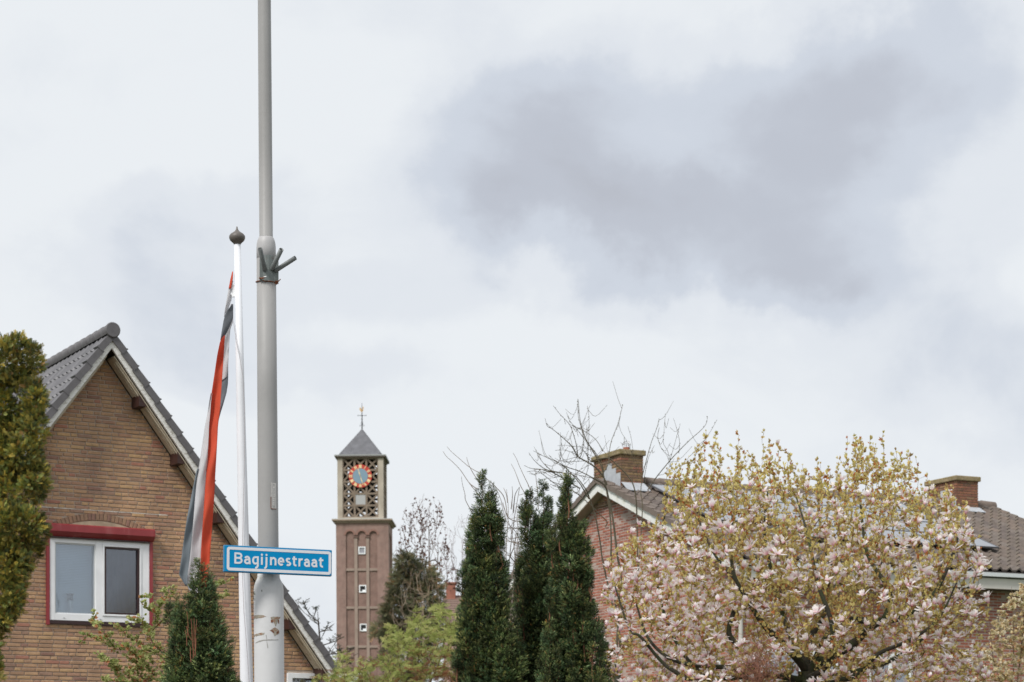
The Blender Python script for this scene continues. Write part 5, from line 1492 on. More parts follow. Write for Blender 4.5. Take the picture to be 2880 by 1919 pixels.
# ------------------------------------------------------------------ generic blob foliage (thuja, ivy-clad tree)
def blob_points(g, blobs, Y, per_m2, depth=1.0, shell=(.78, 1.0), yoffs=None):
    ppm = F / Y; Ps, Ns, Bs = [], [], []
    for bi, (px, py, rx, ry) in enumerate(blobs):
        a, c = rx / ppm, ry / ppm; b_ = a * depth
        n = int(4 * math.pi * ((a * b_ + a * c + b_ * c) / 3) * per_m2) + 4
        u = g.normal(0, 1, (n, 3)); u /= np.linalg.norm(u, axis=1, keepdims=True)
        k = g.uniform(shell[0], shell[1], (n, 1)) * (1 + .12 * np.sin(u[:, :1] * 9 + bi) * np.cos(u[:, 2:] * 8 + bi * 2))
        ce = np.array(at(px, py, Y + (yoffs[bi] if yoffs else g.uniform(-.1, .1) * b_ * 2)))
        Ps.append(ce + u * k * [a, b_, c]); nn_ = u / [a, b_, c]; Ns.append(nn_ / np.linalg.norm(nn_, axis=1, keepdims=True)); Bs.append(np.full(n, bi))
    return np.concatenate(Ps), np.concatenate(Ns), np.concatenate(Bs)

def thuja_spray(seedv, L=.085):
    g = random.Random(seedv); lv = []
    lv.append(((0, 0, 0), (0, 0, 1), L, .008, (0, 1, 0)))
    for k in range(5):
        z = L * (.12 + .17 * k)
        for s_ in (-1, 1):
            l = L * .5 * (1 - .13 * k) * g.uniform(.75, 1.2)
            lv.append(((0, 0, z), (s_ * .75, g.uniform(-.3, .3), .85), l, .009, (0, 1, 0)))
    return quads_from_leafs(lv)
YTj = 22.0
gT = np.random.default_rng(31)
tb = at(-60, 2150 + CAMZ * F / YTj, YTj)
tj = thing('thuja', 'tall golden green conifer at the left edge before the tiled roof', 'tree', (tb.x, YTj, 0))
blobs = [(45, 1000, 62, 62), (97, 1000, 22, 40), (45, 960, 30, 28), (0, 1010, 60, 60), (50, 1110, 72, 90), (95, 1110, 34, 50), (-20, 1150, 80, 120), (95, 1190, 36, 55), (30, 1240, 78, 80), (72, 1270, 48, 48), (-30, 1300, 80, 110),
         (97, 1345, 36, 62), (40, 1370, 78, 62), (50, 1470, 78, 62), (100, 1500, 30, 42), (0, 1480, 80, 90), (72, 1545, 42, 40), (10, 1570, 76, 70), (45, 1605, 36, 38), (-10, 1660, 70, 70), (42, 1665, 24, 50), (20, 1710, 34, 48), (-20, 1760, 44, 46), (-60, 1860, 60, 160), (-110, 1300, 90, 400)]
blobs = [(a + 1, b + 10, c + 3, d + 2) for a, b, c, d in blobs]
Pt, Nt, Bt = blob_points(gT, blobs, YTj, 1150, .9, (.55, 1.0), [(-.12 if i % 2 else .1) for i in range(len(blobs))])
keep = Pt[:, 0] > at(-130, 0, YTj).x; Pt, Nt, Bt = Pt[keep], Nt[keep], Bt[keep]
# lumps: gather the sprays into tufts
ctr = Pt[gT.choice(len(Pt), 420)]
ci = np.array([np.argmin(((ctr - p) ** 2).sum(1)) for p in Pt]); Pt = Pt + (ctr[ci] - Pt) * .25
Dt = Nt * .8 + (Pt - ctr[ci]) * 6 + np.array([0, 0, .45]) + gT.normal(0, .35, Pt.shape)
ct = sample_colour(gT, len(Pt), [(.22, .24, .06), (.33, .28, .06), (.15, .19, .055), (.44, .33, .06), (.07, .095, .035), (.34, .18, .05)], [4, 4.5, 3, 2.2, 1.6, .5], .18) * gT.uniform(.5, 1.45, len(ctr))[ci][:, None]
parts = []; wh = gT.integers(0, 3, len(Pt)); Mx = rot_to(Dt, gT.uniform(0, 6.28, len(Pt))) * gT.uniform(.6, 1.1, (len(Pt), 1, 1))
for q in range(3):
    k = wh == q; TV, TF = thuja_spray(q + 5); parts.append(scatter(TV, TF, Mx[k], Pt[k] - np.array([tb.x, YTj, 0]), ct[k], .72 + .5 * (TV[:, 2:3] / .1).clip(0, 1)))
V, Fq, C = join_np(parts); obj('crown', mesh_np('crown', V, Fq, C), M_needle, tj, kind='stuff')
wood_obj('trunk', [(np.array([[tb.x, YTj, 0], [tb.x - .05, YTj, 2.5], [tb.x + .1, YTj, 5.5]]), np.array([.16, .13, .05]))] +
         [(np.array([tuple(at(-40, 1900 - q * 70, YTj + .1)), tuple(at(0, 1830 - q * 70, YTj + .05)), tuple(at(40, 1740 - q * 70, YTj))]), np.array([.04, .03, .015])) for q in range(4, 9)], 8, M_yb, tj, (tb.x, YTj, 0))

# ------------------------------------------------------------------ MAGNOLIA
YM = 25.0; PM = F / YM
gM = np.random.default_rng(41)
mbs = at(2262, 2150 + CAMZ * PM, YM)
mg = thing('magnolia', 'wide magnolia in pink and white flower before the red brick house', 'tree', (mbs.x, YM, 0))
mloc = np.array([mbs.x, YM, 0.])
G = Grow(42)
def m3(px, py, d=0): return np.array(at(px, py, YM + d))
tr = G.limb([mloc + [0, 0, 0], m3(2262, 2150, 0), m3(2268, 1960, 0), m3(2272, 1890, 0)])
top = tr[-1]
def lim(pts, start): return G.limb([G.P[start]] + [m3(*p) for p in pts], start)
A1 = lim([(2330, 1850, -.1), (2400, 1810, -.2), (2440, 1770, -.3), (2490, 1735, -.3), (2500, 1660, -.2), (2440, 1560, 0), (2420, 1420, .1)], top)
A2 = lim([(2350, 1760, .1), (2440, 1745, .3), (2530, 1740, .2), (2620, 1680, 0), (2680, 1560, 0), (2700, 1480, .1)], tr[-3])
A3 = lim([(2270, 1820, .2), (2330, 1700, .4), (2350, 1640, .6), (2310, 1500, .7), (2300, 1350, .6)], top)
A4 = lim([(2240, 1850, -.2), (2190, 1800, -.5), (2150, 1760, -.8), (2110, 1700, -.9), (2060, 1600, -.9), (2060, 1450, -.8)], top)
A5 = lim([(2180, 1900, -.3), (2100, 1905, -.5), (2060, 1880, -.6), (1960, 1872, -.8), (1880, 1850, -.8), (1820, 1790, -.7), (1790, 1700, -.5)], tr[-4])
A6 = lim([(2090, 1830, -.4), (2050, 1780, -.4), (2070, 1700, -.4), (2080, 1650, -.3), (2010, 1560, -.2), (1960, 1450, 0)], A5[10])
A7 = lim([(1950, 1910, -.9), (1900, 1890, -1.0), (1860, 1860, -1.0), (1800, 1790, -1.1), (1770, 1770, -1.0), (1730, 1650, -.9)], A5[8])
A8 = lim([(2440, 1880, .5), (2520, 1850, .8), (2600, 1790, .9), (2660, 1700, .9), (2740, 1640, .8)], tr[-4])
A9 = lim([(2400, 1905, -.6), (2470, 1840, -1.0), (2560, 1800, -1.1), (2640, 1740, -1.0), (2690, 1640, -.9)], tr[-4])
A10 = lim([(2220, 1780, .8), (2180, 1650, 1.0), (2150, 1500, 1.0), (2160, 1380, .9)], tr[-2])
A11 = lim([(2330, 1870, -1.0), (2340, 1760, -1.3), (2300, 1640, -1.3), (2270, 1500, -1.1), (2240, 1400, -.8)], tr[-3])
A12 = lim([(2050, 1930, .6), (1930, 1850, .9), (1860, 1700, 1.0), (1850, 1560, .9), (1870, 1450, .8)], tr[-4])
# crown envelope in the photo
env_x = np.array([1690, 1720, 1780, 1850, 1900, 1960, 2010, 2100, 2180, 2250, 2330, 2400, 2450, 2500, 2560, 2620, 2680, 2730, 2790])
env_t = np.array([1600, 1520, 1440, 1400, 1310, 1245, 1222, 1262, 1232, 1290, 1285, 1245, 1220, 1262, 1262, 1350, 1365, 1450, 1590])
def in_env(px, py, d):
    t = np.interp(px, env_x, env_t, 3000, 3000); rr_ = ((px - 2240) / 560) ** 2 + (d / 2.3) ** 2
    t2 = t + (d / 2.3) ** 2 * 260
    return (py > t2) & (rr_ < 1.0)
tg = []
while len(tg) < 4900:
    px = gM.uniform(1690, 2800); py = gM.uniform(1215, 2020); d = gM.uniform(-2.2, 2.2)
    if not in_env(px, py, d): continue
    if py > 1930 and gM.random() < .5: continue
    t = np.interp(px, env_x, env_t)
    if math.sin(px * .031 + d * 2.1) + math.sin(py * .038 - d * 1.7 + px * .011) + math.sin((px + py) * .021 + d * 3) < -.75: continue
    if gM.random() > .60 + .40 * math.exp(-((py - t) / 260.0)): continue
    if py - t < 55 and gM.random() < .5: continue
    tg.append(m3(px, py, d))
for _ in range(55):                                    # leading shoots above the dome
    px = gM.uniform(1860, 2720); t = np.interp(px, env_x, env_t); d = gM.uniform(-1.4, 1.4); hgt = gM.uniform(10, 55)
    for q in range(5): tg.append(m3(px + gM.normal(0, 2.5), t + 45 - hgt * q / 2.6 + d * d * 25, d))
G.reach(np.array(tg), up=.5, bias=1.2, seg=.09, jit=.009, lat=2.4)
G.radii(.0021, 2.6)
for ids in (tr,): pass
big = G.polys(.02, 9); small = G.polys(0, .02)
limb_paths = []
for ids, r0_, r1_ in ((A1, .075, .012), (A2, .06, .012), (A3, .055, .010), (A4, .06, .012), (A5, .048, .012), (A6, .045, .010), (A7, .034, .009), (A8, .038, .009), (A9, .038, .009), (A10, .045, .008), (A11, .045, .008), (A12, .036, .008)):
    for q, i in enumerate(ids): G.r[i] = max(G.r[i] if G.r[i] < .09 else .09, r0_ + (r1_ - r0_) * q / len(ids))
for i in tr: G.r[i] = max(G.r[i], .13)
big = G.polys(.02, 9)
wood_obj('trunk', big, 8, M_bark_moss, mg, mloc)
wood_obj('twigs', small, 4, mat('magnolia_twig', (.19, .115, .065), .9, var=.3, vscale=5), mg, mloc, kind='stuff')
# leaves: along the young wood, pairs and end tufts pointing up
def leaf_cluster(seedv, n=5, L=.042, w=.016):
    g = random.Random(seedv); lv = []
    for k in range(n):
        a = k * 2.4 + g.uniform(-.3, .3); sp_ = g.uniform(.25, .75) if k else .05
        d = (math.cos(a) * sp_, math.sin(a) * sp_, 1.0)
        lv.append(((0, 0, -.004 * k), d, L * g.uniform(.7, 1.15), w * g.uniform(.8, 1.1), (math.cos(a + 1.57), math.sin(a + 1.57), .1)))
    return quads_from_leafs(lv)
G.P = np.array(G.P)
pts, dirs = [], []
for ids in G.paths[13:]:
    P_ = G.P[ids]; r = G.r[ids]
    for i in range(1, len(ids)):
        if r[i] > .009: continue
        sg = P_[i] - P_[i - 1]; L = np.linalg.norm(sg); m = gM.poisson(L / .028)
        for q in range(m):
            f = gM.random(); a = gM.uniform(0, 6.28); rad = np.array([math.cos(a), math.sin(a), 0])
            pts.append(P_[i - 1] + sg * f + rad * .012); dirs.append(sg / (L + 1e-9) * .7 + rad * .7 + [0, 0, .5])
    d = P_[-1] - P_[-2]; pts.append(P_[-1]); dirs.append(d / (np.linalg.norm(d) + 1e-9) + [0, 0, .4])
pts = np.array(pts); dirs = np.array(dirs)
pxl = 1440 + F * pts[:, 0] / pts[:, 1]; pyl = HZ - F * (pts[:, 2] - CAMZ) / pts[:, 1]
cl = sample_colour(gM, len(pts), [(.66, .56, .22), (.74, .65, .28), (.52, .46, .15), (.60, .42, .16), (.52, .20, .07), (.36, .25, .10)], [4, 4, 2.4, 1.8, 1.6, 1.2], .15)
sc = gM.uniform(.55, 1.1, len(pts)) * np.where(gM.random(len(pts)) < .25, 1.25, .85)
Mx = rot_to(dirs, gM.uniform(0, 6.28, len(pts))) * sc[:, None, None]
parts = []; wh = gM.integers(0, 4, len(pts))
for q in range(4):
    k = wh == q; TV, TF = leaf_cluster(q + 60, 4 + q % 2, .046, .019); parts.append(scatter(TV, TF, Mx[k], pts[k] - mloc, cl[k]))
V, Fq, C = join_np(parts); obj('foliage', mesh_np('foliage', V, Fq, C), M_leaf, mg, kind='stuff')
print('magnolia clusters', len(pts), 'nodes', len(G.P))
# flowers
def flower(seedv, open_, n=8, L=.090):
    g = random.Random(seedv); V = []; Fq = []; C = []
    for k in range(n):
        a = k * 2 * math.pi / n * 1.0 + (k % 2) * .25 + g.uniform(-.12, .12)
        op = open_ * g.uniform(.7, 1.3) * (1.15 if k % 2 else .75); Lk = L * g.uniform(.85, 1.1)
        rad = Vector((math.cos(a), math.sin(a), 0)); tan = Vector((-math.sin(a), math.cos(a), 0))
        o = len(V); prof = [(0, 0, .25), (.35, .14 + .10 * op, .85), (.72, .18 + .42 * op, 1.0), (1.0, .13 + .85 * op, .45)]
        for h, rr_, wf in prof:
            droop = -.35 * max(0, op - .9) * h
            c = rad * Lk * rr_ + Vector((0, 0, Lk * (h * (1 - .35 * op) + droop)))
            w = Lk * .22 * wf
            V += [c + tan * w + rad * -.004, c - tan * w + rad * -.004, ]
            pk = max(0, 1 - h * 1.5); colr = Vector((.95, .91, .90)) * (1 - pk) + Vector((.82, .44, .53)) * pk
            C += [tuple(colr)] * 2
        for i in range(3): Fq.append((o + 2 * i, o + 2 * i + 2, o + 2 * i + 3, o + 2 * i + 1))
    return np.array([tuple(v) for v in V]), np.array(Fq), np.array(C)
fvars = [flower(1, .12), flower(2, .35), flower(3, .6), flower(4, .9), flower(5, 1.15), flower(6, .45, 6, .08), flower(7, 1.3, 7)]
M_petal = mat('petal', None, .5, attr=True, translucent=.5, spec=.25)
ends = np.array([G.P[ids[-1]] for ids in G.paths[13:]]); mids = np.array([G.P[ids[len(ids) // 2]] for ids in G.paths[13:] if len(ids) > 3])
cand = np.concatenate([ends, mids]); cpx = 1440 + F * cand[:, 0] / cand[:, 1]; cpy = HZ - F * (cand[:, 2] - CAMZ) / cand[:, 1]
prob = np.clip((cpy - 1330) / 280, .012, 1) * np.where(cand[:, 1] < YM + .8, 1, .45)
prob *= np.where((cpx < 2000) & (cpy > 1500), 2.0, 1.0) * np.where((cpx > 2150) & (cpx < 2450) & (cpy > 1650), .55, 1)
prob *= np.where((cpx < 1760) & (cpy < 1600), .15, 1)
cl_c = cand[gM.choice(len(cand), 160)]; dmin = np.min(np.linalg.norm(cand[:, None, :] - cl_c[None], axis=2), axis=1); prob *= np.where(dmin < .16, 2.6, .7)   # blossoms bunch together
sel = gM.choice(len(cand), 1700, replace=False, p=prob / prob.sum())
fit = []
for i in sel:
    tilt = Matrix.Rotation(gM.uniform(-.6, .6), 4, 'X') @ Matrix.Rotation(gM.uniform(-.6, .6), 4, 'Y') @ Matrix.Rotation(gM.uniform(0, 6.28), 4, 'Z')
    s_ = gM.uniform(.7, 1.25)
    M4 = Matrix.Translation(Vector(cand[i] - mloc) + Vector((0, 0, .01))) @ tilt @ Matrix.Scale(s_, 4)
    w = cand[i]; y = cpy[i]; fit.append((int(gM.integers(0, len(fvars))), M4, float(w[1] - s_ * .5) + (100 if y > 1925 else 0)))
pieces(mg, 'flower', fvars, fit, M_petal, 300)

# ------------------------------------------------------------------ hand-shaped bare tree before the brick gable
def px_path(pts, Y, ox, oy, sc, d0=0, d1=0):
    n = len(pts); return catmull([tuple(at(ox + x / sc, oy + y / sc, Y + d0 + (d1 - d0) * i / max(1, n - 1))) for i, (x, y) in enumerate(pts)], 5)
YB = 31.0
gB = np.random.default_rng(51)
bb = at(1735, 2150 + CAMZ * F / YB, YB)
bt = thing('bare_tree', 'bare leafless tree with long curved branches before the brick gable', 'tree', (bb.x, YB, 0))
bloc = np.array([bb.x, YB, 0.])
A_ = (1500, 1100, 2.613); B_ = (1240, 1120, 5.115)
curves = [
    (A_, [(610, 1900), (640, 1400), (615, 1200), (585, 950), (548, 770), (520, 690), (440, 640)], .030, .014, 0, -.3),
    (A_, [(640, 1900), (575, 1300), (572, 1100), (562, 900), (530, 690), (490, 530), (400, 380), (350, 250), (328, 60)], .026, .004, .1, .4),
    (A_, [(660, 1900), (520, 1300), (490, 1110), (455, 920), (410, 780), (380, 715), (300, 620), (200, 600), (90, 580), (0, 575)], .022, .004, -.2, -.8),
    (A_, [(760, 1500), (800, 900), (790, 750), (800, 640), (830, 510), (870, 370), (905, 280), (925, 200)], .014, .003, -.1, .2),
    (A_, [(770, 1500), (760, 900), (740, 710), (690, 620), (610, 540), (555, 495), (480, 500), (420, 520)], .018, .008, .2, 0),
    (A_, [(530, 1000), (540, 960), (480, 900), (400, 820), (300, 740), (200, 690), (120, 660)], .014, .004, .3, .1),
    (A_, [(440, 640), (340, 590), (250, 560), (170, 520), (100, 490), (0, 440)], .012, .003, -.3, -.7),
    (A_, [(560, 495), (540, 560), (505, 610), (450, 640)], .009, .008, 0, -.2),
    (A_, [(550, 500), (570, 380), (600, 300), (625, 230), (645, 150), (658, 100)], .009, .003, 0, .3),
    (A_, [(625, 235), (650, 310), (700, 390), (740, 520), (770, 640)], .004, .003, .2, .2),
    (A_, [(925, 270), (915, 340), (940, 420), (985, 480), (1000, 560)], .005, .003, .2, .2),
    (A_, [(970, 165), (960, 300), (955, 380), (990, 450), (1010, 560)], .003, .004, .2, .2),
    (A_, [(840, 730), (900, 640), (980, 540), (1050, 460), (1150, 360), (1230, 290), (1270, 240), (1280, 185)], .013, .003, -.2, 0),
    (A_, [(1350, 210), (1300, 300), (1230, 400), (1150, 480)], .003, .004, .3, .3),
    (A_, [(1030, 200), (1060, 300), (1075, 380), (1070, 460)], .003, .004, .3, .3),
    (A_, [(1080, 240), (1055, 330), (1030, 420), (1000, 520)], .003, .004, .3, .3),
    (A_, [(695, 260), (720, 350), (735, 450), (770, 560), (800, 650)], .003, .004, .1, .1),
    (A_, [(890, 400), (850, 480), (830, 560), (815, 640)], .003, .005, .1, .1),
    (B_, [(1500, 290), (1530, 400), (1610, 450), (1720, 540), (1800, 610), (1880, 690), (1930, 770), (1985, 850), (2140, 940), (2240, 1010), (2330, 1120), (2390, 1250)], .003, .016, -.3, 0),
    (B_, [(1615, 110), (1720, 240), (1850, 380), (1910, 530), (1950, 680), (1970, 830)], .003, .008, -.3, -.1),
    (B_, [(1970, 10), (1972, 130), (1978, 270), (2020, 430), (2050, 580), (2035, 760), (2000, 860)], .003, .007, .1, 0),
    (B_, [(1805, 200), (1850, 320), (1930, 420), (2040, 550), (2130, 670), (2220, 780), (2310, 930), (2340, 1060)], .003, .008, -.2, .1),
    (B_, [(2107, 110), (2130, 260), (2130, 450), (2125, 650), (2112, 850), (2140, 945)], .003, .006, 0, 0),
    (B_, [(2098, 380), (2105, 560), (2115, 760), (2118, 1000), (2050, 1200)], .003, .005, 0, 0),
    (B_, [(1840, 370), (1960, 430), (2120, 510), (2230, 600), (2290, 690), (2330, 760)], .003, .007, .3, .2),
    (B_, [(1730, 550), (1735, 640), (1724, 750), (1745, 850), (1775, 930)], .003, .004, -.5, -.4),
    (B_, [(1680, 685), (1780, 680), (1880, 690), (1990, 700), (2110, 730), (2220, 770)], .003, .004, -.1, 0),
    (B_, [(1640, 755), (1740, 745), (1840, 765), (1920, 800), (1975, 850)], .003, .005, -.3, -.1),
    (B_, [(1860, 560), (1880, 640), (1900, 700), (1950, 800), (1985, 850)], .003, .004, .1, .0),
    (B_, [(1200, 970), (1290, 1010), (1380, 1020), (1460, 1030), (1560, 1060), (1740, 1070)], .003, .009, -.8, -.5),
    (B_, [(1265, 785), (1330, 880), (1400, 950), (1480, 1010), (1590, 1060), (1700, 1120), (1830, 1200), (2000, 1300)], .003, .012, -.8, -.3),
    (B_, [(1370, 740), (1400, 830), (1470, 930), (1560, 1020), (1640, 1070)], .003, .006, -.6, -.6),
    (B_, [(1400, 780), (1440, 890), (1500, 960), (1600, 1050)], .003, .005, -.5, -.6),
    (B_, [(1550, 815), (1600, 870), (1680, 920), (1770, 980), (1880, 1090), (2000, 1230), (2060, 1330), (2130, 1450)], .003, .012, -.4, 0),
    (B_, [(1560, 870), (1640, 930), (1740, 970), (1840, 1040)], .003, .005, -.4, -.3),
    (B_, [(1640, 865), (1730, 905), (1850, 915), (1980, 910), (2120, 900)], .003, .004, -.2, 0),
    (B_, [(1235, 1060), (1340, 1050), (1440, 1080), (1560, 1170), (1700, 1270), (1850, 1310)], .003, .007, -.6, -.3),
    (B_, [(1270, 1085), (1350, 1095), (1470, 1070), (1570, 1060)], .003, .004, -.7, -.6),
    (B_, [(1395, 1185), (1500, 1160), (1620, 1145), (1740, 1125)], .003, .004, -.5, -.4),
    (B_, [(1570, 1235), (1640, 1270), (1720, 1290), (1850, 1310), (1990, 1390)], .003, .006, -.3, -.1),
    (B_, [(1600, 1010), (1620, 960), (1700, 910), (1830, 880), (1970, 840)], .003, .004, -.3, -.1),
    (B_, [(1880, 1100), (1990, 1110), (2080, 1130), (2200, 1160), (2330, 1220)], .003, .006, -.2, 0),
    (B_, [(2180, 950), (2040, 1010), (1950, 1080), (1860, 1180)], .004, .003, 0, -.2),
    (B_, [(2150, 1130), (2090, 1210), (2010, 1290), (1950, 1380)], .005, .003, 0, -.2),
    (B_, [(1990, 680), (2030, 730), (2110, 830), (2160, 930), (2200, 1000)], .003, .005, .1, 0),
]
polys = []
tgt = []
for (ox, oy, s_), pts_, r0, r1_, d0, d1 in curves:
    P_ = px_path(pts_, YB, ox, oy, s_, d0, d1); polys.append((P_, np.linspace(max(r0 * .72, .0026), r1_, len(P_)) * .95))
# small buds and side twigs on the thin ends
Bv = []; Bd = []
side = []
for P_, r in polys:
    for i in range(1, len(P_) - 1):
        if r[i] < .008 and gB.random() < .34:
            dr = P_[i + 1] - P_[i]; dr /= np.linalg.norm(dr) + 1e-9
            o_ = gB.normal(0, 1, 3); o_ -= dr * o_.dot(dr); o_ /= np.linalg.norm(o_)
            Bv.append(P_[i]); Bd.append(dr + o_ * .8)
            if gB.random() < .35:
                L = gB.uniform(.15, .5); e = P_[i] + (dr * .5 + o_ * .6 + np.array([0, 0, .5])) * L
                side.append((catmull([tuple(P_[i]), tuple(P_[i] + (dr * .6 + o_ * .5) * L * .45), tuple(e)], 3), np.linspace(.0035, .0022, 7)))
wood_obj('branches', [p for p in polys] + side, 5, mat('bare_branch', (.10, .085, .055), .9, var=.35, vscale=2.5), bt, bloc)
Bv = np.array(Bv); Bd = np.array(Bd)
TV, TF = quads_from_leafs([((0, 0, 0), (0, 0, 1), .03, .011, (0, 1, 0)), ((0, 0, 0), (0, 0, 1), .03, .011, (1, 0, 0))])
V, Fq, C = scatter(TV, TF, rot_to(Bd, gB.uniform(0, 6, len(Bd))), Bv - bloc, np.tile([.19, .15, .09], (len(Bv), 1)))
obj('buds', mesh_np('buds', V, Fq, C), M_leaf, bt, kind='stuff')
wood_obj('trunk', [(np.array([bloc, bloc + [.05, 0, 1.6], bloc + [0, 0, 3.2]]), np.array([.12, .09, .05]))], 8, M_bark_moss, bt, bloc)

# second bare tree: long thin shoots rising behind the lone yew
YB2 = 24.0
bb2 = at(1400, 2150 + CAMZ * F / YB2, YB2)
bt2 = thing('bare_tree', 'thin bare tree whose long shoots rise behind the lone yew', 'tree', (bb2.x, YB2, 0)); b2 = np.array([bb2.x, YB2, 0.])
cur2 = [
    [(30, 765), (80, 840), (170, 920), (280, 1035), (375, 1175), (460, 1290), (560, 1420), (700, 1700)],
    [(90, 700), (140, 760), (230, 840), (340, 935), (420, 1000), (560, 1085), (700, 1195), (800, 1290), (910, 1432), (960, 1700)],
    [(370, 850), (385, 910), (415, 990), (470, 1090), (540, 1200), (640, 1400)], [(295, 1130), (310, 1240), (345, 1380), (360, 1480), (480, 1700)],
    [(380, 1185), (440, 1250), (530, 1310)], [(1040, 790), (1090, 880), (1130, 980), (1190, 1110), (1270, 1280), (1340, 1500)],
    [(1010, 945), (1060, 1040), (1100, 1140), (1150, 1270), (1230, 1420), (1300, 1650)], [(1130, 1280), (1080, 1360), (1060, 1440), (1040, 1650)], [(1360, 1040), (1370, 1170), (1390, 1330), (1400, 1600)],
    [(900, 1290), (940, 1380), (960, 1500)], [(1025, 1270), (1030, 1400), (1010, 1600)], [(1110, 1400), (1240, 1370), (1330, 1420)]]
polys = []
for pts_ in cur2:
    P_ = px_path(pts_, YB2, 1240, 1120, 5.115, gB.uniform(-.3, .3), gB.uniform(-.2, .2)); polys.append((P_, np.linspace(.0026, .0065, len(P_))))
D_ = (1200, 1100, 1.914)
for pts_ in ([(510, 705), (450, 690), (420, 640), (380, 540), (340, 500)], [(530, 740), (400, 735)], [(520, 830), (450, 810), (400, 780)], [(440, 1000), (450, 860), (470, 700), (500, 520)], [(425, 1000), (430, 820), (440, 650), (430, 530)], [(480, 1000), (465, 800), (410, 600)],
             [(500, 960), (455, 900), (410, 850)], [(530, 1200), (440, 1195)], [(530, 1250), (445, 1240)], [(520, 1290), (450, 1290)], [(520, 850), (480, 760), (430, 700), (400, 600)], [(460, 1000), (490, 800), (485, 620)], [(515, 1130), (440, 1100)]):
    P_ = px_path(pts_, YB2, *D_, 0, gB.uniform(-.3, .3)); polys.append((P_, np.linspace(.007, .003, len(P_))))
G2 = Grow(52); G2.limb([b2, b2 + [0, 0, 1.5], np.array(at(1430, 1850, YB2)), np.array(at(1440, 1700, YB2)), np.array(at(1455, 1560, YB2))])
tg = [np.array(at(gB.uniform(1385, 1520), gB.uniform(1420, 1900), YB2 + gB.uniform(-.6, .9))) for _ in range(190)]
G2.reach(np.array(tg), up=.5, bias=.6, seg=.12, jit=.012); G2.radii(.0023, 2.3, .06)
wood_obj('branches', polys + G2.polys(), 4, M_twig_grey, bt2, b2)

# ------------------------------------------------------------------ green feathery bush, lower middle
def needle_strand(seedv, L=.12):
    g = random.Random(seedv); lv = [((0, 0, 0), (0, 0, 1), L, .004, (0, 1, 0))]
    for k in range(7):
        z = L * (.08 + .13 * k)
        for s_ in (-1, 1): lv.append(((0, 0, z), (s_ * .9, g.uniform(-.2, .2), .5), .036 * g.uniform(.7, 1.1) * (1 - .06 * k), .011, (0, 1, 0)))
    return quads_from_leafs(lv)
YG = 27.0
gG = np.random.default_rng(61)
gb = at(1150, 2150 + CAMZ * F / YG, YG); gl_ = np.array([gb.x, YG, 0.])
gt = thing('feathery_tree', 'light green feathery tree in fresh leaf below the church tower', 'tree', tuple(gl_))
GG = Grow(62)
t0 = GG.limb([gl_, gl_ + [0, 0, 1.2], np.array(at(1150, 1990, YG))])
for pts_ in ([(1060, 1960), (1000, 1880), (960, 1860), (925, 1860)], [(1100, 1900), (1060, 1800), (1000, 1770)], [(1170, 1900), (1180, 1800), (1170, 1740)], [(1220, 1900), (1250, 1800), (1255, 1720)], [(1100, 1960), (1010, 1940), (930, 1930)], [(1230, 1960), (1290, 1880), (1290, 1780)], [(1130, 1900), (1100, 1790), (1085, 1740)]):
    dd = gG.uniform(-.8, .8); GG.limb([GG.P[t0[-1]]] + [np.array(at(x, y, YG + dd)) for x, y in pts_], t0[-1])
ex = np.array([900, 930, 980, 1030, 1060, 1085, 1110, 1150, 1200, 1240, 1280, 1310, 1330]); et = np.array([1905, 1880, 1855, 1850, 1830, 1775, 1765, 1760, 1725, 1700, 1690, 1700, 1730])
tg = []
while len(tg) < 1700:
    px, py, d = gG.uniform(890, 1335), gG.uniform(1670, 2060), gG.uniform(-1.1, 1.1)
    if py > np.interp(px, ex, et) + abs(d) * 20 + 26 * math.sin(px * .09 + d) + 16 * math.sin(px * .031) and math.sin(px * .045 + py * .05 + d * 2) + math.sin(py * .11 - px * .02) > -.75: tg.append(np.array(at(px, py, YG + d)))
GG.reach(np.array(tg), up=-.15, bias=.3, seg=.08, jit=.012); GG.radii(.0022, 2.3, .05)
wood_obj('branches', GG.polys(), 4, mat('green_twig', (.15, .12, .06), .9, var=.3, vscale=4), gt, gl_)
GP = np.array(GG.P); pts, dirs = [], []
for ids in GG.paths[8:]:
    P_ = GP[ids]
    for i in range(1, len(ids)):
        if GG.r[ids[i]] > .008: continue
        sg = P_[i] - P_[i - 1]; L = np.linalg.norm(sg)
        for q in range(gG.poisson(L / .028)):
            a = gG.uniform(0, 6.28); rad = np.array([math.cos(a), math.sin(a) , gG.uniform(-.25, .35)])
            pts.append(P_[i - 1] + sg * gG.random()); dirs.append(rad + sg / (L + 1e-9) * .6)
pts = np.array(pts); dirs = np.array(dirs)
ppx = 1440 + F * pts[:, 0] / pts[:, 1]; ppy = HZ - F * (pts[:, 2] - CAMZ) / pts[:, 1]
redm = np.clip((ppy - 1790) / 130, 0, 1) * np.clip((ppx - 1050) / 200, .25, 1) * .75
cgr = sample_colour(gG, len(pts), [(.36, .42, .12), (.46, .50, .17), (.22, .27, .07), (.50, .48, .18)], [3, 3, 2.2, 1.5], .15)
crd = sample_colour(gG, len(pts), [(.30, .13, .07), (.38, .20, .10), (.22, .10, .06)], [2, 2, 1], .2)
cg = np.where((gG.random(len(pts)) < redm)[:, None], crd, cgr)
Mx = rot_to(dirs, gG.uniform(0, 6.28, len(pts))) * gG.uniform(.6, 1.15, (len(pts), 1, 1)); TV, TF = needle_strand(3)
V, Fq, C = scatter(TV, TF, Mx, pts - gl_, cg)
obj('foliage', mesh_np('foliage', V, Fq, C), M_leaf, gt, kind='stuff')
print('green', len(pts))

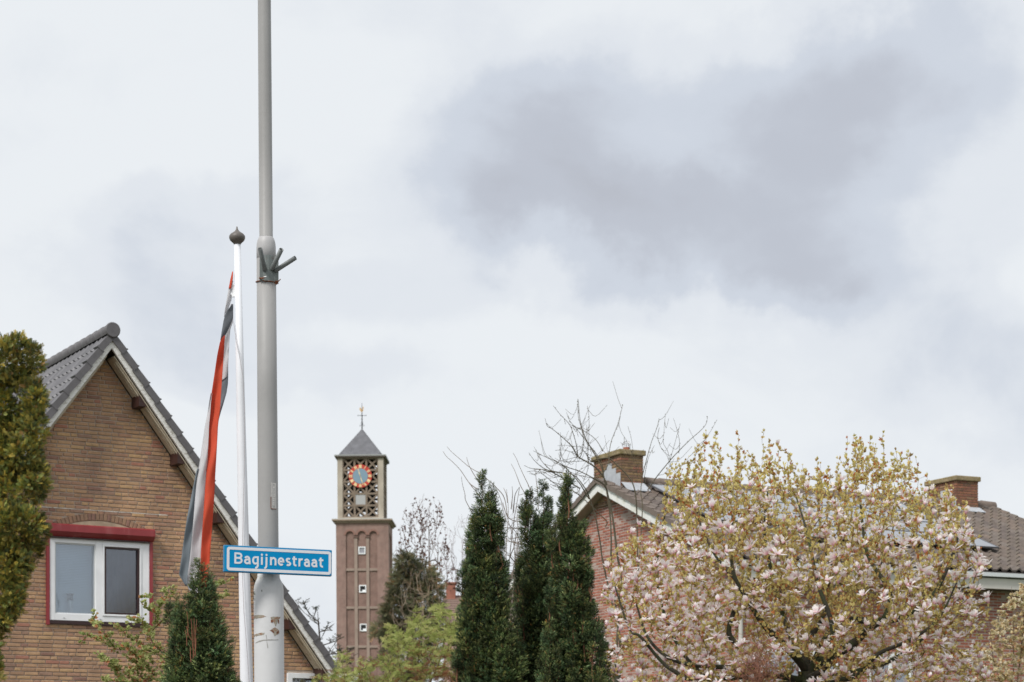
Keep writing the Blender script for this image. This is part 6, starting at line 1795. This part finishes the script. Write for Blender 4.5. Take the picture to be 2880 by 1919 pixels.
# ------------------------------------------------------------------ shrub with small leaves before the tan house
YS = 19.0
gS = np.random.default_rng(71)
sb = at(560, 2150 + CAMZ * F / YS, YS); sl_ = np.array([sb.x, YS, 0.])
shb = thing('leafy_shrub', 'loose shrub with small green and orange leaves under the white window', 'shrub', tuple(sl_))
GS = Grow(72); s0 = GS.limb([sl_, sl_ + [-.05, 0, .8], np.array(at(520, 2000, YS)), np.array(at(500, 1930, YS))])
Q = (0, 1400, 3.0167)
main = [[(1430, 1560), (1250, 1530), (1100, 1490), (1000, 1440), (930, 1400), (880, 1370), (855, 1350)],
        [(1450, 1400), (1360, 1340), (1250, 1290), (1190, 1255), (1110, 1190), (1030, 1120), (975, 1075)],
        [(1300, 1500), (1100, 1290), (960, 1265), (850, 1215), (780, 1180), (715, 1160)],
        [(1180, 1560), (1060, 1480), (1200, 1440), (1100, 1370)], [(1450, 1440), (1380, 1320), (1300, 1240), (1270, 1170), (1310, 1100), (1320, 980), (1280, 860), (1250, 825)],
        [(1320, 980), (1260, 940), (1190, 880)], [(1320, 960), (1380, 880), (1440, 830), (1480, 790)], [(1270, 1170), (1220, 1090), (1130, 1030), (1100, 1020)], [(1300, 1120), (1400, 1020), (1460, 990)],
        [(960, 1265), (900, 1170), (840, 1100), (785, 1045)], [(1560, 1000), (1700, 880), (1790, 770), (1870, 730), (1940, 705)], [(1600, 1000), (1750, 900), (1820, 850), (1915, 835)], [(1250, 1560), (1180, 1480), (1230, 1380), (1200, 1310)],
        [(1400, 1540), (1330, 1430), (1260, 1360), (1200, 1300)], [(1050, 1560), (1000, 1480), (950, 1430)], [(1150, 1580), (960, 1555), (905, 1560)]]
for pl in main:
    st_ = [np.array(at(x / 3.0167, 1400 + y / 3.0167, YS + gS.uniform(-.25, .25))) for x, y in pl]
    k = GS.nearest(st_[0]); GS.limb([GS.P[k]] + st_, k, 5)
nm_ = len(GS.paths)
base_nodes = [i for ids in GS.paths[1:] for i in ids[6:]]
tg = [GS.P[i] + gS.normal(0, .05, 3) + [0, 0, .03] for i in base_nodes if gS.random() < .5]
GS.reach(np.array(tg), up=.3, bias=.3, seg=.04, jit=.006); GS.radii(.0014, 2.7, .012)
wood_obj('branches', GS.polys(), 5, mat('shrub_twig', (.15, .075, .05), .85, var=.3, vscale=8), shb, sl_)
GSP = np.array(GS.P); pts, dirs = [], []
for pi, ids in enumerate(GS.paths[1:]):
    P_ = GSP[ids]
    for i in range(4 if pi < nm_ - 1 else 1, len(ids)):
        sg = P_[i] - P_[i - 1]; L = np.linalg.norm(sg)
        for q in range(gS.poisson(L / .011)):
            a = gS.uniform(0, 6.28); rad = np.array([math.cos(a), math.sin(a), .3]); pts.append(P_[i - 1] + sg * gS.random() + rad * gS.uniform(0, .03)); dirs.append(rad + sg / (L + 1e-9) * .5)
pts = np.array(pts); dirs = np.array(dirs); TV, TF = leaf_cluster(77, 4, .045, .024)
V, Fq, C = scatter(TV, TF, rot_to(dirs, gS.uniform(0, 6.28, len(pts))) * gS.uniform(.5, 1.1, (len(pts), 1, 1)), pts - sl_, sample_colour(gS, len(pts), [(.38, .42, .15), (.50, .52, .23), (.26, .32, .10), (.60, .27, .13), (.48, .34, .15)], [4, 4, 2, 1.1, 1], .2))
obj('foliage', mesh_np('foliage', V, Fq, C), M_leaf, shb, kind='stuff')
print('shrub', len(pts))

# ------------------------------------------------------------------ cream blossoming shrub, right edge
YC = 33.0
gC = np.random.default_rng(81); PC = F / YC
cb_ = at(2850, 2150 + CAMZ * PC, YC); cl_ = np.array([cb_.x, YC, 0.])
csh = thing('blossoming_shrub', 'cream and orange tinted shrub at the right edge before the brick wall', 'shrub', tuple(cl_))
GC = Grow(82); c0 = GC.limb([cl_, cl_ + [0, 0, 1.0], np.array(at(2850, 1990, YC))])
for pts_ in ([(2800, 1880), (2785, 1780), (2768, 1700), (2738, 1655)], [(2850, 1880), (2850, 1760), (2845, 1650)], [(2900, 1880), (2930, 1700), (2900, 1620)], [(2780, 1930), (2740, 1870), (2720, 1830)], [(2870, 1850), (2880, 1700), (2870, 1640)]):
    GC.limb([GC.P[c0[-1]]] + [np.array(at(x, y, YC + gC.uniform(-.3, .3))) for x, y in pts_], c0[-1])
ex2 = np.array([2715, 2735, 2765, 2795, 2820, 2850, 2900, 3000]); et2 = np.array([1910, 1870, 1800, 1740, 1680, 1655, 1620, 1640])
tg = []
while len(tg) < 650:
    px, py, d = gC.uniform(2705, 3000), gC.uniform(1640, 2050), gC.uniform(-.8, .8)
    if py > np.interp(px, ex2, et2) + 15: tg.append(np.array(at(px, py, YC + d)))
GC.reach(np.array(tg), up=.5, bias=.4, seg=.1, jit=.01); GC.radii(.0024, 2.3, .04)
wood_obj('branches', GC.polys(), 4, M_twig, csh, cl_)
GCP = np.array(GC.P); pts, dirs = [], []
for ids in GC.paths[3:]:
    P_ = GCP[ids]
    for i in range(1, len(ids)):
        sg = P_[i] - P_[i - 1]; L = np.linalg.norm(sg)
        for q in range(gC.poisson(L / .019)):
            a = gC.uniform(0, 6.28); rad = np.array([math.cos(a), math.sin(a), .2]); pts.append(P_[i - 1] + sg * gC.random() + rad * .02); dirs.append(rad + sg / (L + 1e-9) * .4)
pts = np.array(pts); dirs = np.array(dirs); TV, TF = leaf_cluster(88, 5, .058, .045)
V, Fq, C = scatter(TV, TF, rot_to(dirs, gC.uniform(0, 6.28, len(pts))) * gC.uniform(.5, 1.1, (len(pts), 1, 1)), pts - cl_, sample_colour(gC, len(pts), [(.78, .68, .46), (.70, .58, .36), (.82, .76, .60), (.60, .38, .20), (.56, .52, .28)], [4, 4, 3, 1.3, 2], .15))
obj('foliage', mesh_np('foliage', V, Fq, C), M_leaf, csh, kind='stuff')

# ------------------------------------------------------------------ far trees around the tower
def far_tree(name, label, px0, Y, env, depth, ntw, leaf, tip, seedv, up=.3, trunk_top=None, wood=None, spray=None, sides=3, seg=.5, cat='tree', maxr=.25, redfrac=None, dens=.3):
    g = np.random.default_rng(seedv); b = at(px0, 2150 + CAMZ * F / Y, Y); L0 = np.array([b.x, Y, 0.])
    th = thing(name, label, cat, tuple(L0)); Gx = Grow(seedv)
    tt = trunk_top or (px0, env[1].min() + 60)
    Gx.limb([L0, L0 + (np.array(at(tt[0], tt[1], Y)) - L0) * .5, np.array(at(tt[0], tt[1], Y))], None, 8)
    tg = []; ex_, et_ = env[0], env[1]; pbt = env[2]
    while len(tg) < ntw:
        px, py, d = g.uniform(ex_[0], ex_[-1]), g.uniform(et_.min(), pbt), g.uniform(-1, 1)
        if py > np.interp(px, ex_, et_) + d * d * 15: tg.append(np.array(at(px, py, Y + d * depth)))
    Gx.reach(np.array(tg), up=up, bias=.8 if up > 0 else -.4, seg=seg, jit=seg * .1, lat=2.2); Gx.radii(tip, 2.4, maxr)
    wood_obj('trunk', Gx.polys(), sides, wood or M_twig_grey, th, L0)
    if leaf:
        P__ = np.array(Gx.P); pts, dirs = [], []
        for ids in Gx.paths[1:]:
            Q_ = P__[ids]
            for i in range(1, len(ids)):
                sg = Q_[i] - Q_[i - 1]; L = np.linalg.norm(sg)
                for q in range(g.poisson(L / dens)):
                    a = g.uniform(0, 6.28); rad = np.array([math.cos(a), math.sin(a), g.uniform(-.3, .4)]); pts.append(Q_[i - 1] + sg * g.random()); dirs.append(rad + sg / (L + 1e-9) * .5)
        pts = np.array(pts); dirs = np.array(dirs); TV, TF = spray
        V, Fq, C = scatter(TV, TF, rot_to(dirs, g.uniform(0, 6.28, len(pts))) * g.uniform(.5, 1.2, (len(pts), 1, 1)), pts - L0, sample_colour(g, len(pts), leaf[0], leaf[1], .2))
        obj('crown', mesh_np('crown', V, Fq, C), M_leaf, th, kind='stuff')
    return th
A = np.array
# dark ivy-clad conifer right of the tower
YI = 60.0; gI = np.random.default_rng(91); ib = at(1160, 2150 + CAMZ * F / YI, YI); il = A([ib.x, YI, 0.])
ct_ = thing('conifer', 'dark shaggy conifer right of the church tower', 'tree', tuple(il))
blobs = [(1150, 1600, 38, 42), (1135, 1580, 20, 24), (1185, 1620, 42, 44), (1215, 1660, 30, 56), (1140, 1660, 50, 60), (1190, 1700, 52, 60), (1110, 1650, 16, 36), (1120, 1720, 46, 50), (1098, 1730, 26, 30), (1080, 1770, 34, 26), (1110, 1780, 44, 34), (1180, 1770, 70, 50), (1228, 1720, 18, 46), (1150, 1860, 80, 70)]
Pt, Nt, Bt = blob_points(gI, blobs, YI, 230, .8, (.5, 1.05))
ctr = Pt[gI.choice(len(Pt), 150)]; ci = A([np.argmin(((ctr - p) ** 2).sum(1)) for p in Pt]); Pt = Pt + (ctr[ci] - Pt) * .35
Dt = Nt * .8 + (Pt - ctr[ci]) * 2 + A([0, 0, -.25]) + gI.normal(0, .4, Pt.shape)
cI = sample_colour(gI, len(Pt), [(.16, .165, .09), (.21, .20, .11), (.11, .12, .07), (.36, .22, .11), (.28, .23, .13)], [4, 3, 3, .9, 1.4], .2) * gI.uniform(.6, 1.4, 150)[ci][:, None]
TV, TF = needle_strand(7); V, Fq, C = scatter(TV * 2.2, TF, rot_to(Dt, gI.uniform(0, 6.28, len(Pt))) * gI.uniform(.5, 1.1, (len(Pt), 1, 1)), Pt - il, cI)
obj('crown', mesh_np('crown', V, Fq, C), M_leaf, ct_, kind='stuff')
wood_obj('trunk', [(A([il, il + [0, 0, 3.], A(at(1155, 1700, YI)), A(at(1152, 1590, YI))]), A([.3, .22, .12, .03]))], 6, mat('ivy_wood', (.13, .09, .06), .9, var=.3, vscale=2), ct_, il)
# pale drooping branches in front of it
far_tree('bare_tree', 'pale bare tree with fine tangled twigs before the dark conifer', 1190, 52, (A([1080, 1120, 1150, 1190, 1225, 1250]), A([1740, 1640, 1590, 1585, 1600, 1680]), 1870), 1.2, 620, None, .0042, 92, .45, (1190, 1680), mat('pale_twig', (.33, .25, .18), .9, var=.2, vscale=1), None, 3, .3, maxr=.035)
# birch-like tree with brown catkins
far_tree('catkin_tree', 'slender leafless tree with brown catkins right of the church tower', 1215, 66, (A([1105, 1120, 1150, 1175, 1195, 1215, 1240, 1250, 1262, 1275, 1300]), A([1560, 1470, 1410, 1388, 1385, 1395, 1400, 1440, 1500, 1560, 1640]), 1660), 1.7, 760,
         ([(.16, .06, .045), (.11, .045, .035), (.22, .09, .05)], [3, 3, 1]), .0048, 93, .5, (1206, 1480), mat('catkin_wood', (.17, .12, .10), .9, var=.2, vscale=1), leaf_cluster(5, 3, .075, .045), 3, .28, maxr=.06, dens=.20)
far_tree('bare_tree', 'pale lilac bare tree between the catkin tree and the lone yew', 1300, 80, (A([1235, 1255, 1280, 1300, 1330, 1345]), A([1560, 1480, 1455, 1430, 1450, 1500]), 1730), 1.5, 520, None, .006, 94, .5, (1300, 1540), mat('lilac_twig', (.34, .29, .30), .9, var=.15, vscale=1), None, 3, .4, maxr=.07)
far_tree('bare_tree', 'faint bare tree showing between the two pairs of yews', 1455, 85, (A([1385, 1410, 1440, 1470, 1495, 1510]), A([1480, 1430, 1400, 1420, 1440, 1500]), 1850), 1.5, 480, None, .006, 95, .5, (1450, 1540), mat('lilac_twig_dark', (.26, .22, .22), .9, var=.15, vscale=1), None, 3, .4, maxr=.09)
far_tree('pale_bush', 'pale leafless bush beside the small distant chimney', 1295, 50, (A([1240, 1260, 1290, 1320, 1345]), A([1790, 1730, 1700, 1690, 1720]), 1919), 1.0, 500, None, .005, 97, .4, (1295, 1760), mat('pale_bush_wood', (.38, .30, .24), .9, var=.2, vscale=1), None, 3, .3, 'bush')
# dark cedar left of the tower, layered sprays
def layered(label, px0, Y, tiers, seedv, col_):
    g = np.random.default_rng(seedv); b = at(px0, 2150 + CAMZ * F / Y, Y); L0 = A([b.x, Y, 0.]); th = thing('cedar', label, 'tree', tuple(L0)); Gx = Grow(seedv)
    t = Gx.limb([L0, A(at(px0, 1900, Y)), A(at(px0 - 6, 1800, Y)), A(at(px0 - 12, 1720, Y))], None, 8)
    tg = []
    for (xa, ya, xb, yb, n) in tiers:
        st_ = A(at(xa, ya, Y)); k = Gx.nearest(st_); dd = g.uniform(-.8, .8)
        mid = A(at((xa + xb) / 2, (ya + yb) / 2 + 4, Y + dd * .5)); en = A(at(xb, yb, Y + dd)); Gx.limb([Gx.P[k], mid, en], k, 5)
        for _ in range(n):
            f = g.random() ** .7; c = at(xa + (xb - xa) * f + g.normal(0, 6), ya + (yb - ya) * f + g.normal(0, 5), Y + dd * f + g.normal(0, .25)); tg.append(A(c))
    Gx.reach(A(tg), up=.1, bias=.2, seg=.25, jit=.03); Gx.radii(.010, 2.4, .15)
    wood_obj('trunk', Gx.polys(), 3, mat('cedar_wood', (.07, .055, .045), .9), th, L0)
    P__ = A(Gx.P); pts, dirs = [], []
    for ids in Gx.paths[1:]:
        Q_ = P__[ids]
        for i in range(1, len(ids)):
            sg = Q_[i] - Q_[i - 1]; L = np.linalg.norm(sg)
            for q in range(g.poisson(L / .11)):
                a = g.uniform(0, 6.28); pts.append(Q_[i - 1] + sg * g.random()); dirs.append([math.cos(a), math.sin(a), .5])
    pts = A(pts); dirs = A(dirs); TV, TF = needle_strand(9); TV = TV * 1.3
    V, Fq, C = scatter(TV, TF, rot_to(dirs, g.uniform(0, 6.28, len(pts))) * g.uniform(.5, 1.2, (len(pts), 1, 1)), pts - L0, sample_colour(g, len(pts), col_, [3, 2, 1], .2))
    obj('crown', mesh_np('crown', V, Fq, C), M_leaf, th, kind='stuff')
layered('dark layered cedar between the tan house roof and the tower', 905, 55,
        [(880, 1750, 832, 1690, 30), (875, 1760, 890, 1715, 30), (880, 1745, 852, 1688, 16), (890, 1780, 940, 1755, 50), (890, 1800, 850, 1760, 40), (900, 1815, 968, 1790, 60), (905, 1840, 985, 1830, 60), (905, 1840, 880, 1800, 50), (905, 1860, 990, 1860, 60), (900, 1800, 920, 1760, 40), (905, 1880, 930, 1830, 60), (900, 1840, 868, 1790, 30), (905, 1850, 950, 1800, 60)], 96, [(.045, .055, .04), (.06, .065, .045), (.09, .07, .05)])
# dry tangle of a withered climber at the foot of the magnolia
gD = np.random.default_rng(99); db = at(2135, 2150 + CAMZ * F / 23, 23.0); dl = A([db.x, 23.0, 0.])
dv = thing('withered_climber', 'dry reddish brown tangle of twigs in the lower part of the magnolia', 'climber', tuple(dl))
pl_ = []
for q in range(420):
    c = A(at(2135 + gD.normal(0, 26), 1885 + gD.normal(0, 38) , 23 + gD.normal(0, .15))); p = [c]; d = gD.normal(0, 1, 3); 
    for _ in range(5): d = d * .7 + gD.normal(0, .7, 3); p.append(p[-1] + d / np.linalg.norm(d) * .045)
    pl_.append((A(p), np.full(6, .0022)))
pl_.append((A([dl, dl + [0, 0, 1.2], A(at(2135, 1880, 23))]), A([.02, .02, .012])))
wood_obj('stems', pl_, 3, mat('dry_stem', (.30, .14, .09), .9, var=.35, vscale=8), dv, dl, kind='stuff')
